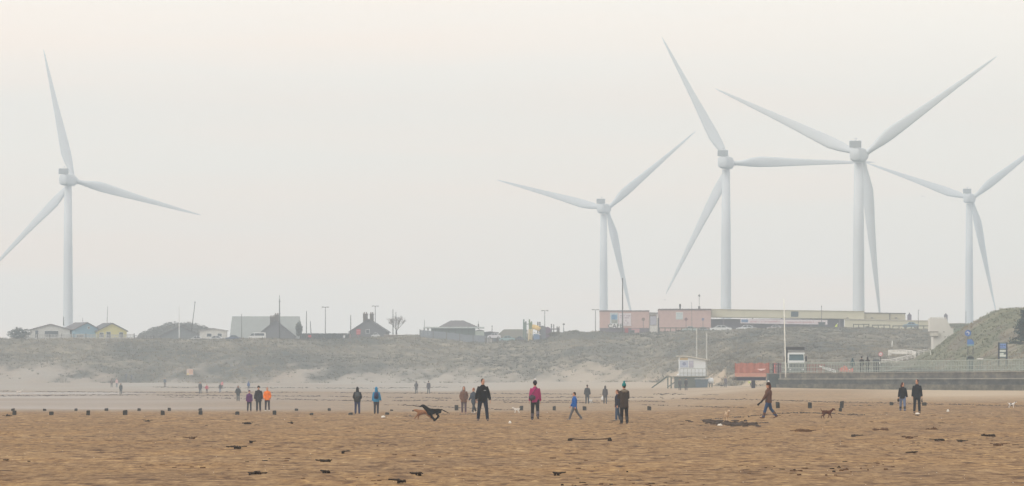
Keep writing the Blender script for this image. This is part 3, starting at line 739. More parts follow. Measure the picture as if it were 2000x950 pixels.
# ------------------------------------------------------------------ wind turbines, standing in the sea beyond the town
TW = M('turbine_paint', (226,231,235), .6, .02, .2); TD = M('turbine_cooler', (176,182,186), .6, .06, .4)
def blade_mb(Lb):
    b = MB(); rg = []
    st = [(q[0], q[1]*.79, q[2], q[3]) for q in [(0,.95,.95,0),(.02,.95,.95,0),(.06,1.15,.9,.1),(.12,1.75,.62,.3),(.19,2.15,.45,.42),(.27,2.0,.36,.38),(.4,1.6,.28,.3),(.55,1.2,.21,.22),(.7,.88,.15,.16),(.85,.56,.1,.1),(.95,.34,.07,.05),(1.0,.08,.03,0)]]
    for f_, c, th, of in st:
        tw = math.radians(16*(1-f_)**2)
        pts = []
        for j in range(14):
            t = 2*PI*j/14
            x = math.cos(t)*c-of*c*.55; y = math.sin(t)*th*.8*(1-.25*math.cos(t))
            pts.append((x*math.cos(tw)-y*math.sin(tw), x*math.sin(tw)+y*math.cos(tw)+f_*f_*1.2, 1.2+f_*(Lb-1.2)))
        rg.append(pts)
    return b.rings(rg)
def turbine(hub, tower_px, s, angles, label, yaw=14, door=False, L=46.6):
    Y = F/s; p = at(tower_px, hub[1], Y); hz_ = p.z; base = -3.0
    hx = (hub[0]-tower_px)/s
    t = thing('wind_turbine', label, 'wind turbine', (p.x, Y, base), 0, 'wind turbines in the sea beyond the town')
    top = hz_-base-2.2
    MB().lathe([(1.85,0),(1.8,4),(1.68,top*.35),(1.5,top*.7),(1.25,top)], n=28).build('tower', TW, t, True)
    MB().lathe([(2.7,0),(2.7,7),(3.3,7),(3.3,7.4),(2.2,7.4)], n=20).build('foundation', M('foundation_yellow', (196,170,60), .7), t)
    if door:
        MB().box(-.2,.45,-2.45,-1.5,16.6,18.8).build('door', M('dark_door', (60,62,66)), t)
    nac = bpy.data.objects.new('nacelle', None)   # replaced below by a mesh with the same axes
    bpy.data.objects.remove(nac)
    yw = -math.radians(yaw)
    n = MB(); rg = []
    for y, w, h, zo in ((-5.6,1.2,1.4,0),(-5.3,1.5,1.75,0),(-3,1.65,1.95,0),(0,1.7,2.05,0),(3.6,1.65,1.95,0),(4.2,1.4,1.65,0)):
        rg.append([(w*(abs(math.cos(a))**.5)*math.copysign(1,math.cos(a)), y, zo+h*(abs(math.sin(a))**.5)*math.copysign(1,math.sin(a))) for a in (2*PI*(i+.5)/20 for i in range(20))])
    n.rings(rg)
    no = n.build('nacelle', TW, t, True, (0,0,hz_-base), yw)
    c = MB().bbox(-1.6,1.6,-5.5,-4.3,1.9,3.8,.12)
    for i in range(7): c.box(-1.5+i*.46,-1.27+i*.46,-5.6,-5.48,2.1,3.65)
    c.build('cooler', TD, no)
    MB().tube([(0,-3.8,1.9),(0,-3.8,4.7)], .06).tube([(-.5,-3.8,4.4),(.5,-3.8,4.4)], .05).build('wind_vane', TD, no)
    MB().lathe([(.2,8.0),(.9,7.7),(1.4,7.0),(1.6,6.2),(1.6,4.9),(1.3,4.15)], n=20, axis='y').build('hub', TW, no, True)
    for a in angles:
        o = blade_mb(L).build('blade', TW, no, True)
        o.location = (0,6.1,0); o.rotation_euler = (0, math.radians(90-a), 0)
turbine((143,352),133,5.72,(104,-15,225),'leftmost turbine, alone over the white and blue bungalows, one blade near upright')
turbine((1183,408),1179,4.96,(40.7,165.2,283),'small turbine rising behind the pink cafe building, blades spread in a wide V',door=True)
turbine((1430,318),1418,6.15,(119,0,243),'turbine with one blade level towards the right, behind the amusement hall')
turbine((1690,303),1677,7.0,(36,155.5,276),'largest and nearest turbine, two blades raised in a broad V')
turbine((1900,388),1893,4.83,(37.8,161.0,282),'rightmost turbine, its tower vanishing behind the grassy headland')

# ------------------------------------------------------------------ buildings along the dune crest
YB = 1432.0
GL = M('window_glass', (70,82,92), .2, .15, 3); WF = M('white_frame', (224,224,220), .6, .05)
def house(name, label, pxc, w, eave, ridge, L, yaw, wall, roof, cat='house', Y=YB, z=None, windows=(), chimneys=(), over=.3, side_windows=(), hip=False, group=None):
    """gabled house: gable front of width w at local y=0, ridge runs back along +y"""
    zb = plat(pxc, Y) if z is None else z
    t = thing(name, label, cat, ((pxc-1000)*Y/F, Y, zb-.3), math.radians(yaw), group)
    h = w/2; e = eave+.7; r = ridge+.7
    if not hip:
        MB().prism([(-h,0),(h,0),(h,e),(0,r),(-h,e)], 0, L).build('wall', wall, t)
        m = MB()
        for sg in (-1,1):
            ex = sg*(h+over); ez = e-over*(r-e)/h
            m.prism([(0,r+.02),(ex,ez+.02),(ex,ez+.2),(0,r+.22)] if sg > 0 else [(0,r+.22),(ex,ez+.2),(ex,ez+.02),(0,r+.02)], -over, L+over)
        ro = m.build('roof', roof, t)
    else:
        MB().box(-h,h,0,L,0,e).build('wall', wall, t)
        rl = max(w*.5-L*.5, .5)
        m = MB(); o = over
        m.add([(-h-o,-o,e),(h+o,-o,e),(h+o,L+o,e),(-h-o,L+o,e),(-hip,L/2,r),(hip,L/2,r)], [(0,1,5,4),(1,2,5),(2,3,4,5),(3,0,4),(3,2,1,0)])
        m.box(-h-o,h+o,-o,L+o,e-.25,e-.02)
        ro = m.build('roof', roof, t)
    for x0, x1, z0, z1 in windows:
        f_ = MB().box(x0-.08,x1+.08,-.06,.04,z0-.08+.7,z1+.08+.7).build('window', WF, t)
        MB().box(x0,x1,-.09,-.055,z0+.7,z1+.7).build('pane', GL, f_)
    for y0, y1, z0, z1 in side_windows:
        f_ = MB().box(-h-.06,-h+.04,y0-.08,y1+.08,z0+.62,z1+.78).build('window', WF, t)
        MB().box(-h-.09,-h-.055,y0,y1,z0+.7,z1+.7).build('pane', GL, f_)
    for x, y, wd, z0, z1 in chimneys:
        c = MB().box(x-wd/2,x+wd/2,y,y+wd,z0+.7,z1+.7).box(x-wd/2-.07,x+wd/2+.07,y-.07,y+wd+.07,z1+.45,z1+.65)
        co_ = c.build('chimney', M('chimney_brick', (104,98,94), .9), ro)
        for i in (-1,1): MB().lathe([(.12,z1+.6),(.14,z1+1.0),(.1,z1+1.05)], (x+i*wd*.25,y+wd/2,0), 8).build('chimney_pot', M('pot_clay', (122,102,90)), ro)
    return t
SL = M('slate_roof', (108,110,114), .8, .1, 1.5, bump=.3); SL2 = M('grey_tile_roof', (118,116,118), .85, .1, 2); DW = M('dark_render_wall', (110,112,116), .9, .08)
house('bungalow','long white bungalow with a wide dark window, left of the blue one',99,9.0,2.35,3.55,9,7,M('white_boards',(206,206,202)),M('felt_roof',(128,124,124)),windows=((-1.4,1.75,.75,2.1),(-3.6,-2.9,.4,2.2)))
house('chalet','pale blue boarded chalet with grey roof between the white and yellow ones',170,6.0,2.4,3.9,9,22,M('blue_boards',(132,172,192),.8,.08),SL2,windows=((-2.5,-.9,.6,1.3),(.2,.6,2.6,3.0)),side_windows=((2,3,.6,1.6),))
house('chalet','pale yellow boarded chalet with grey roof, rightmost of the three bungalows',219,7.0,2.0,3.75,9,17,M('yellow_boards',(216,208,140),.8,.06),SL,windows=((-3.0,-2.1,.6,1.6),(-1.35,-.4,.5,1.8),(1.7,2.6,.6,1.7)))
def poly_house(name, label, cat, loc_px, Y, z, parts):
    pass
house('house','low grey gabled house in front of the hazy wooded mound',353,9.5,.9,3.2,8,4,M('grey_render',(122,128,130)),SL2)
house('bay_house','white flat roofed house with two dark bay windows',416,6.2,2.2,2.7,5,0,M('white_render',(216,214,208)),M('pale_roof',(168,166,162)),windows=((-1.4,-.4,.9,1.6),(1.1,2.0,.9,1.6)))
house('hall','wide grey roofed hall behind the dark chimneyed gable',518,16.6,.6,5.75,9,0,M('hall_wall',(132,132,130)),M('hall_roof',(158,164,162),.85,.06,.8),hip=8.0,Y=1446,over=.1,cat='hall')
house('house','dark gabled house with two joined chimneys in front of the wide hall',538,9.0,.9,4.5,8,0,DW,SL,chimneys=((-.85,1.2,1.0,3.6,5.5),(.2,1.2,1.0,3.8,6.0)),Y=1428)
house('house','dark gabled house with twin chimney stacks beside the bare tree',719,8.6,1.5,4.3,9,-3,DW,SL,chimneys=((-.75,1.0,1.05,3.4,5.75),(.75,1.0,.85,3.4,5.75)),windows=((-.5,.3,1.2,2.0),))
# pavilion with hip roof and long canopy
def pavilion():
    Y = YB; zb = plat(878, Y); s = F/Y
    t = thing('pavilion', 'green shuttered pavilion with hipped roof and pale fascia', 'pavilion', ((893-1000)/s, Y, zb-.3))
    X = lambda px: (px-893)/s; Z = lambda py: CZ+(HY-py)/s-zb+.3
    MB().box(X(842),X(928),0,7,0,Z(641)).build('wall', M('green_shutter',(92,108,104),.8,.12,4), t)
    MB().box(X(827),X(946),-.5,7.5,Z(641.5),Z(638.8)).build('fascia', M('fascia_pale',(196,204,202)), t)
    r = MB(); a, b_, c, d = X(857), X(934), X(880), X(905); z0, z1 = Z(638.7), Z(626)
    r.add([(a,0,z0),(b_,0,z0),(b_,7,z0),(a,7,z0),(c,3.5,z1),(d,3.5,z1)], [(0,1,5,4),(1,2,5),(2,3,4,5),(3,0,4),(3,2,1,0)])
    ro = r.build('roof', SL2, t)
    for px in (828.5,836): MB().box(X(px)-.13,X(px)+.13,-.2,.1,0,Z(641.5)).build('post', M('dark_timber',(74,72,70)), t)
    MB().box(X(933.2),X(935.6),2,2.4,z0-.5,Z(633)).build('chimney', M('chimney_brick'), ro)
    for i in range(6):
        x = X(850+13*i); MB().box(x,x+.12,-.06,.02,.2,Z(643)).build('shutter_joint', M('dark_timber'), t)
    k = thing('kiosk', 'small pale green kiosk joined to the right end of the pavilion', 'kiosk', ((937-1000)/s, Y-1.2, zb-.3))
    MB().box(-1.05,1.05,0,2.2,0,Z(646.5)).build('wall', M('kiosk_green',(176,186,176)), k)
    MB().prism([(-1.2,Z(646.4)),(1.2,Z(646.4)),(0,Z(644))], -.15, 2.3).build('roof', SL2, k)
    MB().box(-.5,.5,-.05,.02,.6,1.5).build('hatch', M('dark_timber'), k)
pavilion()
house('shed','low dark flat roofed shed between the kiosk and the parked white car',957,3.6,2.3,2.5,4,0,M('shed_wall',(112,120,128)),SL,cat='shed')
house('hall','brown grey hip roofed building behind the playground tower',1006,9.0,1.2,3.1,7,0,M('hall_wall2',(126,124,120)),M('olive_roof',(120,118,108),.85),hip=2.6,cat='hall')
# the cafe
def frame(pxc, Y, zb):
    s = F/Y
    return (lambda px: (px-pxc)/s), (lambda py: CZ+(HY-py)/s-zb), s
def letters_block(mb, x0, x1, z0, z1, y, rows, seed):
    """worn lettering too blurred to read: rows of short upright strokes"""
    r_ = random.Random(seed); hh = (z1-z0)/rows
    for r in range(rows):
        x = x0
        while x < x1-.12:
            w = r_.uniform(.1,.2)
            if r_.random() < .84: mb.box(x,min(x+w,x1),y-.012,y,z0+r*hh+hh*.22,z0+r*hh+hh*r_.uniform(.68,.8))
            x += w+r_.uniform(.04,.09)
PINK = M('pink_brick',(202,172,165),.9,.07,1.2); PB = M('plinth_grey',(112,106,116),.9,.1)
def cafe():
    Y = 1428; zb = plat(1220, Y)-.3; X, Z, s = frame(1220, Y, zb)
    t = thing('cafe', 'pink cafe building with billboards and a white CAFE sign', 'cafe', ((1220-1000)/s, Y, zb))
    MB().box(X(1172),X(1268),0,9,Z(641),Z(608.5)).build('wall', PINK, t)
    MB().box(X(1172.5),X(1267.5),.1,8.9,0,Z(641)-.003).build('plinth', PB, t)
    MB().box(X(1171.5),X(1268.5),-.12,9.1,Z(608.5),Z(606.6)).build('parapet', M('dark_trim',(112,98,98)), t)
    b = MB().box(X(1191.5),X(1207),-.14,-.01,Z(638.5),Z(611)).build('billboard', M('billboard_pale',(196,204,208)), t)
    MB().box(X(1194),X(1205),-.16,-.142,Z(624.5),Z(615)).build('picture', M('picture_blue',(92,148,186),.6,.3,2), b)
    MB().box(X(1194.5),X(1206),-.16,-.142,Z(631.5),Z(625)).build('picture', M('picture_grey',(150,156,150),.6,.3,2), b)
    b = MB().box(X(1208),X(1232.5),-.14,-.01,Z(637),Z(612)).build('billboard', M('billboard_white',(224,216,220)), t)
    m = MB(); letters_block(m, X(1211), X(1231), Z(623), Z(615), -.142, 2, 3); letters_block(m, X(1219), X(1228), Z(633), Z(625), -.142, 2, 5)
    m.build('lettering', M('lettering_mauve',(176,150,166)), b)
    sg = MB().box(X(1188.5),X(1214.5),-.24,-.17,Z(641),Z(632.5)).build('sign', M('sign_white',(228,228,226)), t)
    cu = bpy.data.curves.new('sign_letters','FONT'); cu.body = 'CAFE'; cu.size = 1.32; cu.align_x = 'CENTER'; cu.extrude = .012; cu.space_character = 1.16; cu.offset = .02
    tmp = bpy.data.objects.new('sign_letters', cu); COL.objects.link(tmp); bpy.context.view_layer.update()
    me = bpy.data.meshes.new_from_object(tmp.evaluated_get(bpy.context.evaluated_depsgraph_get())); bpy.data.objects.remove(tmp)
    lo = bpy.data.objects.new('sign_letters', me); COL.objects.link(lo); lo.parent = sg; lo.rotation_euler = (PI/2,0,0); lo.location = (X(1202),-.255,Z(640.6))
    me.materials.clear(); me.materials.append(M('letter_dark',(52,52,60)))
    MB().box(X(1220),X(1227),-.05,.02,0,Z(641.3)).build('door', M('red_door',(160,70,78)), t)
    MB().box(X(1233),X(1249),-.04,.02,.9,Z(642)).build('shutter', M('pink_panel',(190,148,150)), t)
    # white glazed porch at the right end
    k = thing('porch', 'white glazed porch block between the cafe and the amusement hall', 'porch', ((1276-1000)/s, Y+.2, zb))
    X2 = lambda px: (px-1276)/s
    MB().box(X2(1268.5),X2(1284.6),0,5,0,Z(612)).build('wall', M('white_render'), k)
    f_ = MB().box(X2(1269.5),X2(1282),-.06,.02,Z(636),Z(616)).build('window', M('dark_trim'), k)
    MB().box(X2(1270),X2(1281.5),-.09,-.055,Z(635),Z(618)).build('pane', M('pale_glass',(178,178,192),.3), f_)
    MB().box(X2(1268),X2(1285),-.3,5.2,Z(613),Z(610.5)).build('roof', M('grey_roof_flat',(150,148,150)), k)
    MB().box(X2(1285.2),X2(1296),.6,5,0,Z(621.5)).build('side_door', M('shutter_grey',(120,118,128)), k)
    # amusement hall
    zb2 = plat(1338, Y)-.3; X3 = lambda px: (px-1338)/s; Z3 = lambda py: CZ+(HY-py)/s-zb2
    a = thing('amusement_hall', 'plain pink brick hall with dark parapet and one pale window', 'hall', ((1338-1000)/s, Y, zb2))
    MB().box(X3(1287.5),X3(1388.5),0,12,0,Z3(606)).build('wall', PINK, a)
    MB().box(X3(1287),X3(1389),-.15,12.1,Z3(606.0),Z3(603.4)).build('parapet', M('dark_trim'), a)
    f_ = MB().box(X3(1320),X3(1334),-.07,.02,Z3(624.5),Z3(610)).build('window', WF, a)
    MB().box(X3(1321),X3(1333),-.1,-.065,Z3(623.7),Z3(611)).build('pane', M('pale_pane',(196,208,210),.4), f_)
    MB().lathe([(.16,Z3(604)),(.18,Z3(599)),(.22,Z3(598)),(.22,Z3(594.5)),(.1,Z3(594))], (X3(1328.5),1,0), 10).build('flue', M('flue_dark',(62,58,58)), a)
    m = MB().tube([(X3(1366.5),3,Z3(604)),(X3(1366.5),3,Z3(574))], .05).ell((X3(1366.5),3,Z3(577.5)), (.25,.25,.25)).box(X3(1364.5),X3(1368.5),2.8,3.2,Z3(604),Z3(598))
    m.build('antenna', M('antenna_grey',(120,118,120)), a)
    # long pale building
    Y4 = 1432; zb4 = plat(1560, Y4)-.35; s4 = F/Y4; X4 = lambda px: (px-1560)/s4; Z4 = lambda py: CZ+(HY-py)/s4-zb4
    g = thing('seafront_building', 'very long low cream building with a white banner along its dark front', 'building', ((1560-1000)/s4, Y4, zb4))
    CR = M('cream_render',(212,208,184),.85,.04,.6); DK = M('recess_dark',(106,104,116),.9,.08,1)
    MB().prism([(X4(1389.2),Z4(619.5)),(X4(1649),Z4(623)),(X4(1688),Z4(623.6)),(X4(1688),Z4(609.5)),(X4(1389.2),Z4(605.2))], -.2, 12).build('upper_wall', CR, g)
    MB().prism([(X4(1389),Z4(605.2)),(X4(1688.3),Z4(609.5)),(X4(1688.3),Z4(608)),(X4(1389),Z4(603.8))], -.35, 12.1).build('parapet', M('parapet_tan',(186,180,158)), g)
    MB().box(X4(1389.5),X4(1649),1.2,11.8,0,Z4(623.2)).build('recessed_front', DK, g)
    for px in (1413,1470,1527,1584,1640): MB().box(X4(px)-.15,X4(px)+.15,-.05,.2,0,Z4(621.4)).build('pillar', M('pillar_grey',(134,130,136)), g)
    bn = MB().prism([(X4(1446),Z4(632)),(X4(1616),Z4(634.5)),(X4(1616),Z4(625.5)),(X4(1446),Z4(623.3))], -.34, -.26).build('banner', M('banner_white',(226,216,220)), g)
    MB().box(X4(1448),X4(1461),-.37,-.342,Z4(630),Z4(624.3)).build('banner_emblem', M('banner_blue',(106,140,180)), bn)
    m = MB(); letters_block(m, X4(1464), X4(1524), Z4(631.3), Z4(625.5), -.345, 1, 8); letters_block(m, X4(1537), X4(1602), Z4(632.8), Z4(626.8), -.345, 1, 9)
    m.build('banner_lettering', M('lettering_rose',(206,172,178)), bn)
    sq = MB().box(X4(1545),X4(1559),-.32,-.21,Z4(619),Z4(609)).build('square_sign', M('sign_dark',(64,84,94)), g)
    MB().prism([(X4(1688.3),Z4(640)),(X4(1768.5),Z4(640)),(X4(1768.5),Z4(613.2)),(X4(1688.3),Z4(612.2))], .3, 12).build('end_wall', M('end_wall_tan',(196,190,166),.85,.05), g)
    MB().prism([(X4(1688),Z4(612.2)),(X4(1769),Z4(613.2)),(X4(1769),Z4(611.6)),(X4(1688),Z4(610.6))], .1, 12.2).build('roof_edge', M('roof_edge_dark',(110,104,98)), g)
    MB().prism([(X4(1649.3),Z4(645)),(X4(1816),Z4(645)),(X4(1816),Z4(627.5)),(X4(1649.3),Z4(625))], -.6, -.25).build('terrace_wall', CR, g)
    MB().prism([(X4(1649),Z4(625.0)),(X4(1817),Z4(627.5)),(X4(1817),Z4(626.2)),(X4(1649),Z4(623.8))], -.8, -.2).build('terrace_coping', M('coping_pale',(208,202,188)), g)
    MB().box(X4(1737),X4(1738.6),.1,.29,Z4(627),Z4(612.4)).build('downpipe', M('roof_edge_dark'), g)
    for px in (1655,1703,1750): MB().box(X4(px)-.25,X4(px)+.25,-.02 if px > 1688 else -.3,.28,Z4(622),Z4(620.5)).build('wall_lamp', M('roof_edge_dark'), g)
cafe()
def turret(px, py0, py1, w, label, Y=1500):
    p = at(px, py1, Y); s = F/Y; h = (py1-py0)/s
    t = thing('roof_turret', label, 'turret', (p.x, Y, p.z-8), 0)
    c = M('turret_purple',(126,116,132))
    MB().box(-w/2,w/2,0,w,0,8+h*.55).build('shaft', c, t)
    MB().lathe([(w*.62,8+h*.55),(w*.58,8+h*.62),(w*.3,8+h*.78),(w*.14,8+h*.86),(w*.1,8+h)], (0,w/2,0), 10).build('cap', M('turret_cap',(98,92,104)), t)
turret(1776.5,611,625,.95,'little domed purple turret left of the street lamp beyond the long cream building')
turret(1847.5,612,622,.85,'little domed purple turret showing behind the white concrete stair tower')
# ------------------------------------------------------------------ poles, lamps, vehicles, fences and the rest of the crest
PG = M('pole_grey',(96,94,96),.7); PW = M('pole_white',(222,222,220),.5); PD = M('pole_dark',(62,62,64),.8)
def pole(px, py0, py1, Y, label, mat=None, w=.22, name='pole', top=None, px_top=None, extra=None, cat=None):
    """upright from picture row py1 (foot) to py0 (top)"""
    s = F/Y; p = at(px, py1, Y); h = (py1-py0)/s
    t = thing(name, label, cat or name.replace('_',' '), (p.x, Y, p.z-.5))
    dx = ((px_top or px)-px)/s
    MB().tube([(0,0,0),(0,0,.5),(dx,0,h+.5)], [w*.42,w*.42,w*.28], 8).build('shaft', mat or PG, t, True)
    if top == 'lamp':
        for sg in (-1,1):
            MB().tube([(dx,0,h+.42),(dx+sg*.35,0,h+.5),(dx+sg*.62,0,h+.5)], .06, 6).build('arm', mat or PG, t)
            MB().ell((dx+sg*.62,0,h+.47), (.28,.14,.1), 10, 6).build('lamp_head', M('lamp_head',(120,118,116)), t)
    if top == 'globe':
        MB().ell((dx,0,h+.55), (.3,.3,.2), 10, 6).build('lamp_head', M('lamp_head'), t)
    if top == 'arms':
        for q in (.93,.6): MB().tube([(-.25+dx*q,0,h*q+.5),(.25+dx*q,0,h*q+.5)], .07, 6).build('crossarm', mat or PG, t)
        MB().tube([(dx,0,h+.5),(dx,0,h+1.1)], .04, 5).ell((dx,0,h+1.15),(.12,.12,.1),8,6).build('finial', mat or PG, t)
    if top == 'ball':
        MB().ell((dx,0,h+.55), (.14,.14,.14), 8, 6).build('finial', mat or PG, t)
    if extra: extra(t, h)
    return t
pole(209,599,632,1446,'thin grey mast rising behind the yellow chalet roof',w=.16,px_top=210.5)
pole(124.3,619,632,1446,'short dark flue pole on the right end of the white bungalow',PD,w=.26)
pole(161.5,621,631,1446,'slender dark aerial over the blue chalet ridge',w=.14)
pole(350,598,658,1410,'white flagpole in front of the hazy mound left of the leaning pole',PW,w=.26,name='flagpole')
pole(373,591,656,1440,'dark pole leaning right in front of the wooded mound',PD,w=.22,px_top=381,top='ball')
pole(472,613,657,1426,'thin pole in front of the left half of the wide grey hall',w=.2)
pole(546,584,657,1420,'tall dark telegraph pole with small crossarms beside the chimneyed gable',PD,w=.34,name='telegraph_pole',top='arms')
pole(598.5,608,652,1424,'plain dark post between the hall and the first tee shaped lamp',PD,w=.24)
pole(607.5,627,652,1420,'short leaning post above the small red sign',w=.26,px_top=606)
pole(635.5,600,652,1430,'tee topped street lamp standing clear over the hedge',name='street_lamp',top='lamp',cat='street lamp')
pole(685,615,656,1424,'plain dark post at the left eave of the twin chimneyed house',PD,w=.26)
pole(733,598,640,1452,'tee topped street lamp behind the twin chimneyed house',name='street_lamp',top='lamp',cat='street lamp')
pole(767.5,604,656,1420,'thicker post in front of the bare tree',w=.28)
pole(773.3,610,656,1424,'thinner post in front of the bare tree',w=.22)
pole(829,625,642,1440,'faint thin mast at the left end of the pavilion canopy',w=.14)
pole(934.3,627,634,1434,'stub aerial on the pavilion chimney',w=.12)
pole(961,638,649,1440,'short dark post over the low flat roofed shed',PD,w=.2,top='ball')
pole(1064,607,648,1450,'tee topped street lamp behind the playground',name='street_lamp',top='lamp',cat='street lamp')
pole(1101,634,650,1450,'short globe lamp right of the playground',name='street_lamp',top='globe',cat='street lamp')
pole(1163,605,651,1440,'tee topped street lamp left of the pink cafe',name='street_lamp',top='lamp',cat='street lamp')
pole(1216,545,648,1416,'very tall dark mast in front of the cafe billboards',PD,w=.38,top='ball',name='mast')
pole(1351.5,592,645,1415,'thin lamp column before the pink amusement hall',w=.13,px_top=1351,name='street_lamp',cat='street lamp',extra=lambda t,h: MB().tube([(0,0,h+.48),(-.25,0,h+.52)],.05,5).build('arm', PG, t))
pole(1604.5,599,640,1416,'thin lamp column before the banner of the long cream building',w=.18,name='street_lamp',cat='street lamp',top='ball')
pole(1793.5,606,640,1418,'slim lamp column right of the domed turret',w=.18,name='street_lamp',cat='street lamp',extra=lambda t,h: MB().tube([(0,0,h+.45),(.3,0,h+.5)],.05,5).build('arm', PG, t))
pole(1886.5,608,634,1440,'thin pole against the foot of the rightmost turbine',w=.15)

def signpost(px, py, r, py1, Y, label, shape, col, inner=None, mark=None):
    s = F/Y; base = at(px, py1, Y); h = (py1-py)/s
    t = thing('road_sign', label, 'sign', (base.x, Y, base.z-.3)); R = r/s; h += .3
    MB().tube([(0,0,0),(0,0,h)], .05, 6).build('post', PG, t)
    n = {'disc':20,'diamond':4,'square':4}[shape]; ro = PI/4 if shape == 'square' else 0
    m = MB(); m.rings([[(R*math.cos(a+ro), y, h+R*math.sin(a+ro)) for a in (2*PI*i/n for i in range(n))] for y in (-.09,-.06)])
    f_ = m.build('plate', M('sign_%d_%d_%d' % col, col, .5, .05), t)
    if inner:
        m = MB(); m.rings([[(R*.68*math.cos(a+ro), y, h+R*.68*math.sin(a+ro)) for a in (2*PI*i/n for i in range(n))] for y in (-.1,-.092)])
        m.build('face', M('sign_%d_%d_%d' % inner, inner, .5, .05), f_)
    if mark: mark(f_, h, R)
    return t
signpost(1256.5,624,3.2,645,1420,'round brown sign on a post before the cafe wall','disc',(98,78,74),(132,104,98))
signpost(1340,624,3.8,643,1420,'dark red diamond sign on a post before the amusement hall','diamond',(120,74,84))
signpost(1373,624,3.2,643,1420,'small square blue sign at the right end of the amusement hall','square',(96,106,150))
signpost(1720,692,4.4,716,690,'round white traffic sign with red rim beside the dark bin','disc',(206,120,128),(232,228,228),
   lambda f_,h,R: MB().box(-R*.4,R*.4,-.125,-.115,h-R*.09,h+R*.09).build('mark', M('sign_mark_red',(176,84,96)), f_))
signpost(1890.5,651,6.4,688,800,'round blue sign with a white turning arrow on the headland','disc',(70,112,182),None,
   lambda f_,h,R: MB().tube([(-R*.45,-.11,h+R*.1),(-.02,-.11,h+R*.42),(R*.35,-.11,h+R*.1),(R*.2,-.11,h-R*.45)], R*.14, 6).build('arrow', M('sign_white'), f_))
def blue_notice():
    Y = 790; s = F/Y; p = at(1895.5, 690, Y); t = thing('notice_board', 'small blue notice with pale lower strip below the round blue sign', 'notice', (p.x, Y, p.z-.3))
    for x in (-5,5): MB().tube([(x/s,0,0),(x/s,0,27/s+.3)], .05).build('post', PG, t)
    b = MB().prism([(-6.6/s,14/s+.3),(6.6/s,14/s+.3),(6.6/s,22/s+.3),(2/s,27/s+.3),(-6.6/s,27/s+.3)], -.1, -.05).build('board', M('notice_blue',(78,124,186)), t)
    MB().box(-6.6/s,6.6/s,-.12,-.102,14/s+.3,17/s+.3).build('strip', M('notice_pale',(128,160,166)), b)
blue_notice()
def info_board():
    Y = 700; s = F/Y; p = at(1958.5, 716, Y); t = thing('information_board', 'tall dark framed information board with blue header and pale strips', 'sign', (p.x, Y, p.z))
    z = lambda py: (716-py)/s
    for x in (-7.6,7.6): MB().box(x/s-.09,x/s+.09,-.09,.09,0,z(669)).build('post', M('board_frame',(56,66,78)), t)
    b = MB().box(-7.2/s,7.2/s,-.05,.05,z(700),z(669.5)).build('board', M('board_green',(108,124,122)), t)
    MB().box(-6.8/s,6.8/s,-.08,-.052,z(681),z(671.5)).build('header', M('board_blue',(122,156,210),.5,.25,4), b)
    m = MB(); letters_block(m, -5.5/s, 5.5/s, z(680), z(673), -.085, 2, 21); m.build('header_lettering', M('board_ink',(70,84,130)), b)
    for a, c in ((687.5,684),(697,693)): MB().box(-6.8/s,6.8/s,-.08,-.052,z(a),z(c)).build('strip', M('strip_pale',(214,220,212)), b)
    MB().box(-6.8/s,1.5/s,-.08,-.052,z(692.8),z(690)).build('strip', M('strip_pale'), b)
info_board()
def warning_board():
    p, s = hit(371, 740.5); t = thing('warning_board', 'pink and yellow warning board on two legs below the dune', 'sign', p)
    for x in (-3.6,4.2): MB().tube([(x/s,0,0),(x/s,0,1.0)], .06).build('leg', PG, t)
    z = lambda py: (740.5-py)/s
    b = MB().box(-6.5/s,6.5/s,-.06,0,z(733.5),z(721.5)).build('board', M('board_pink',(208,186,174)), t)
    MB().box(-1.5/s,5.6/s,-.085,-.062,z(731.5),z(723)).build('panel', M('panel_orange',(212,174,150)), b)
    MB().box(-6.0/s,-2.2/s,-.085,-.062,z(733),z(730)).build('panel', M('panel_yellow',(226,206,130)), b)
warning_board()

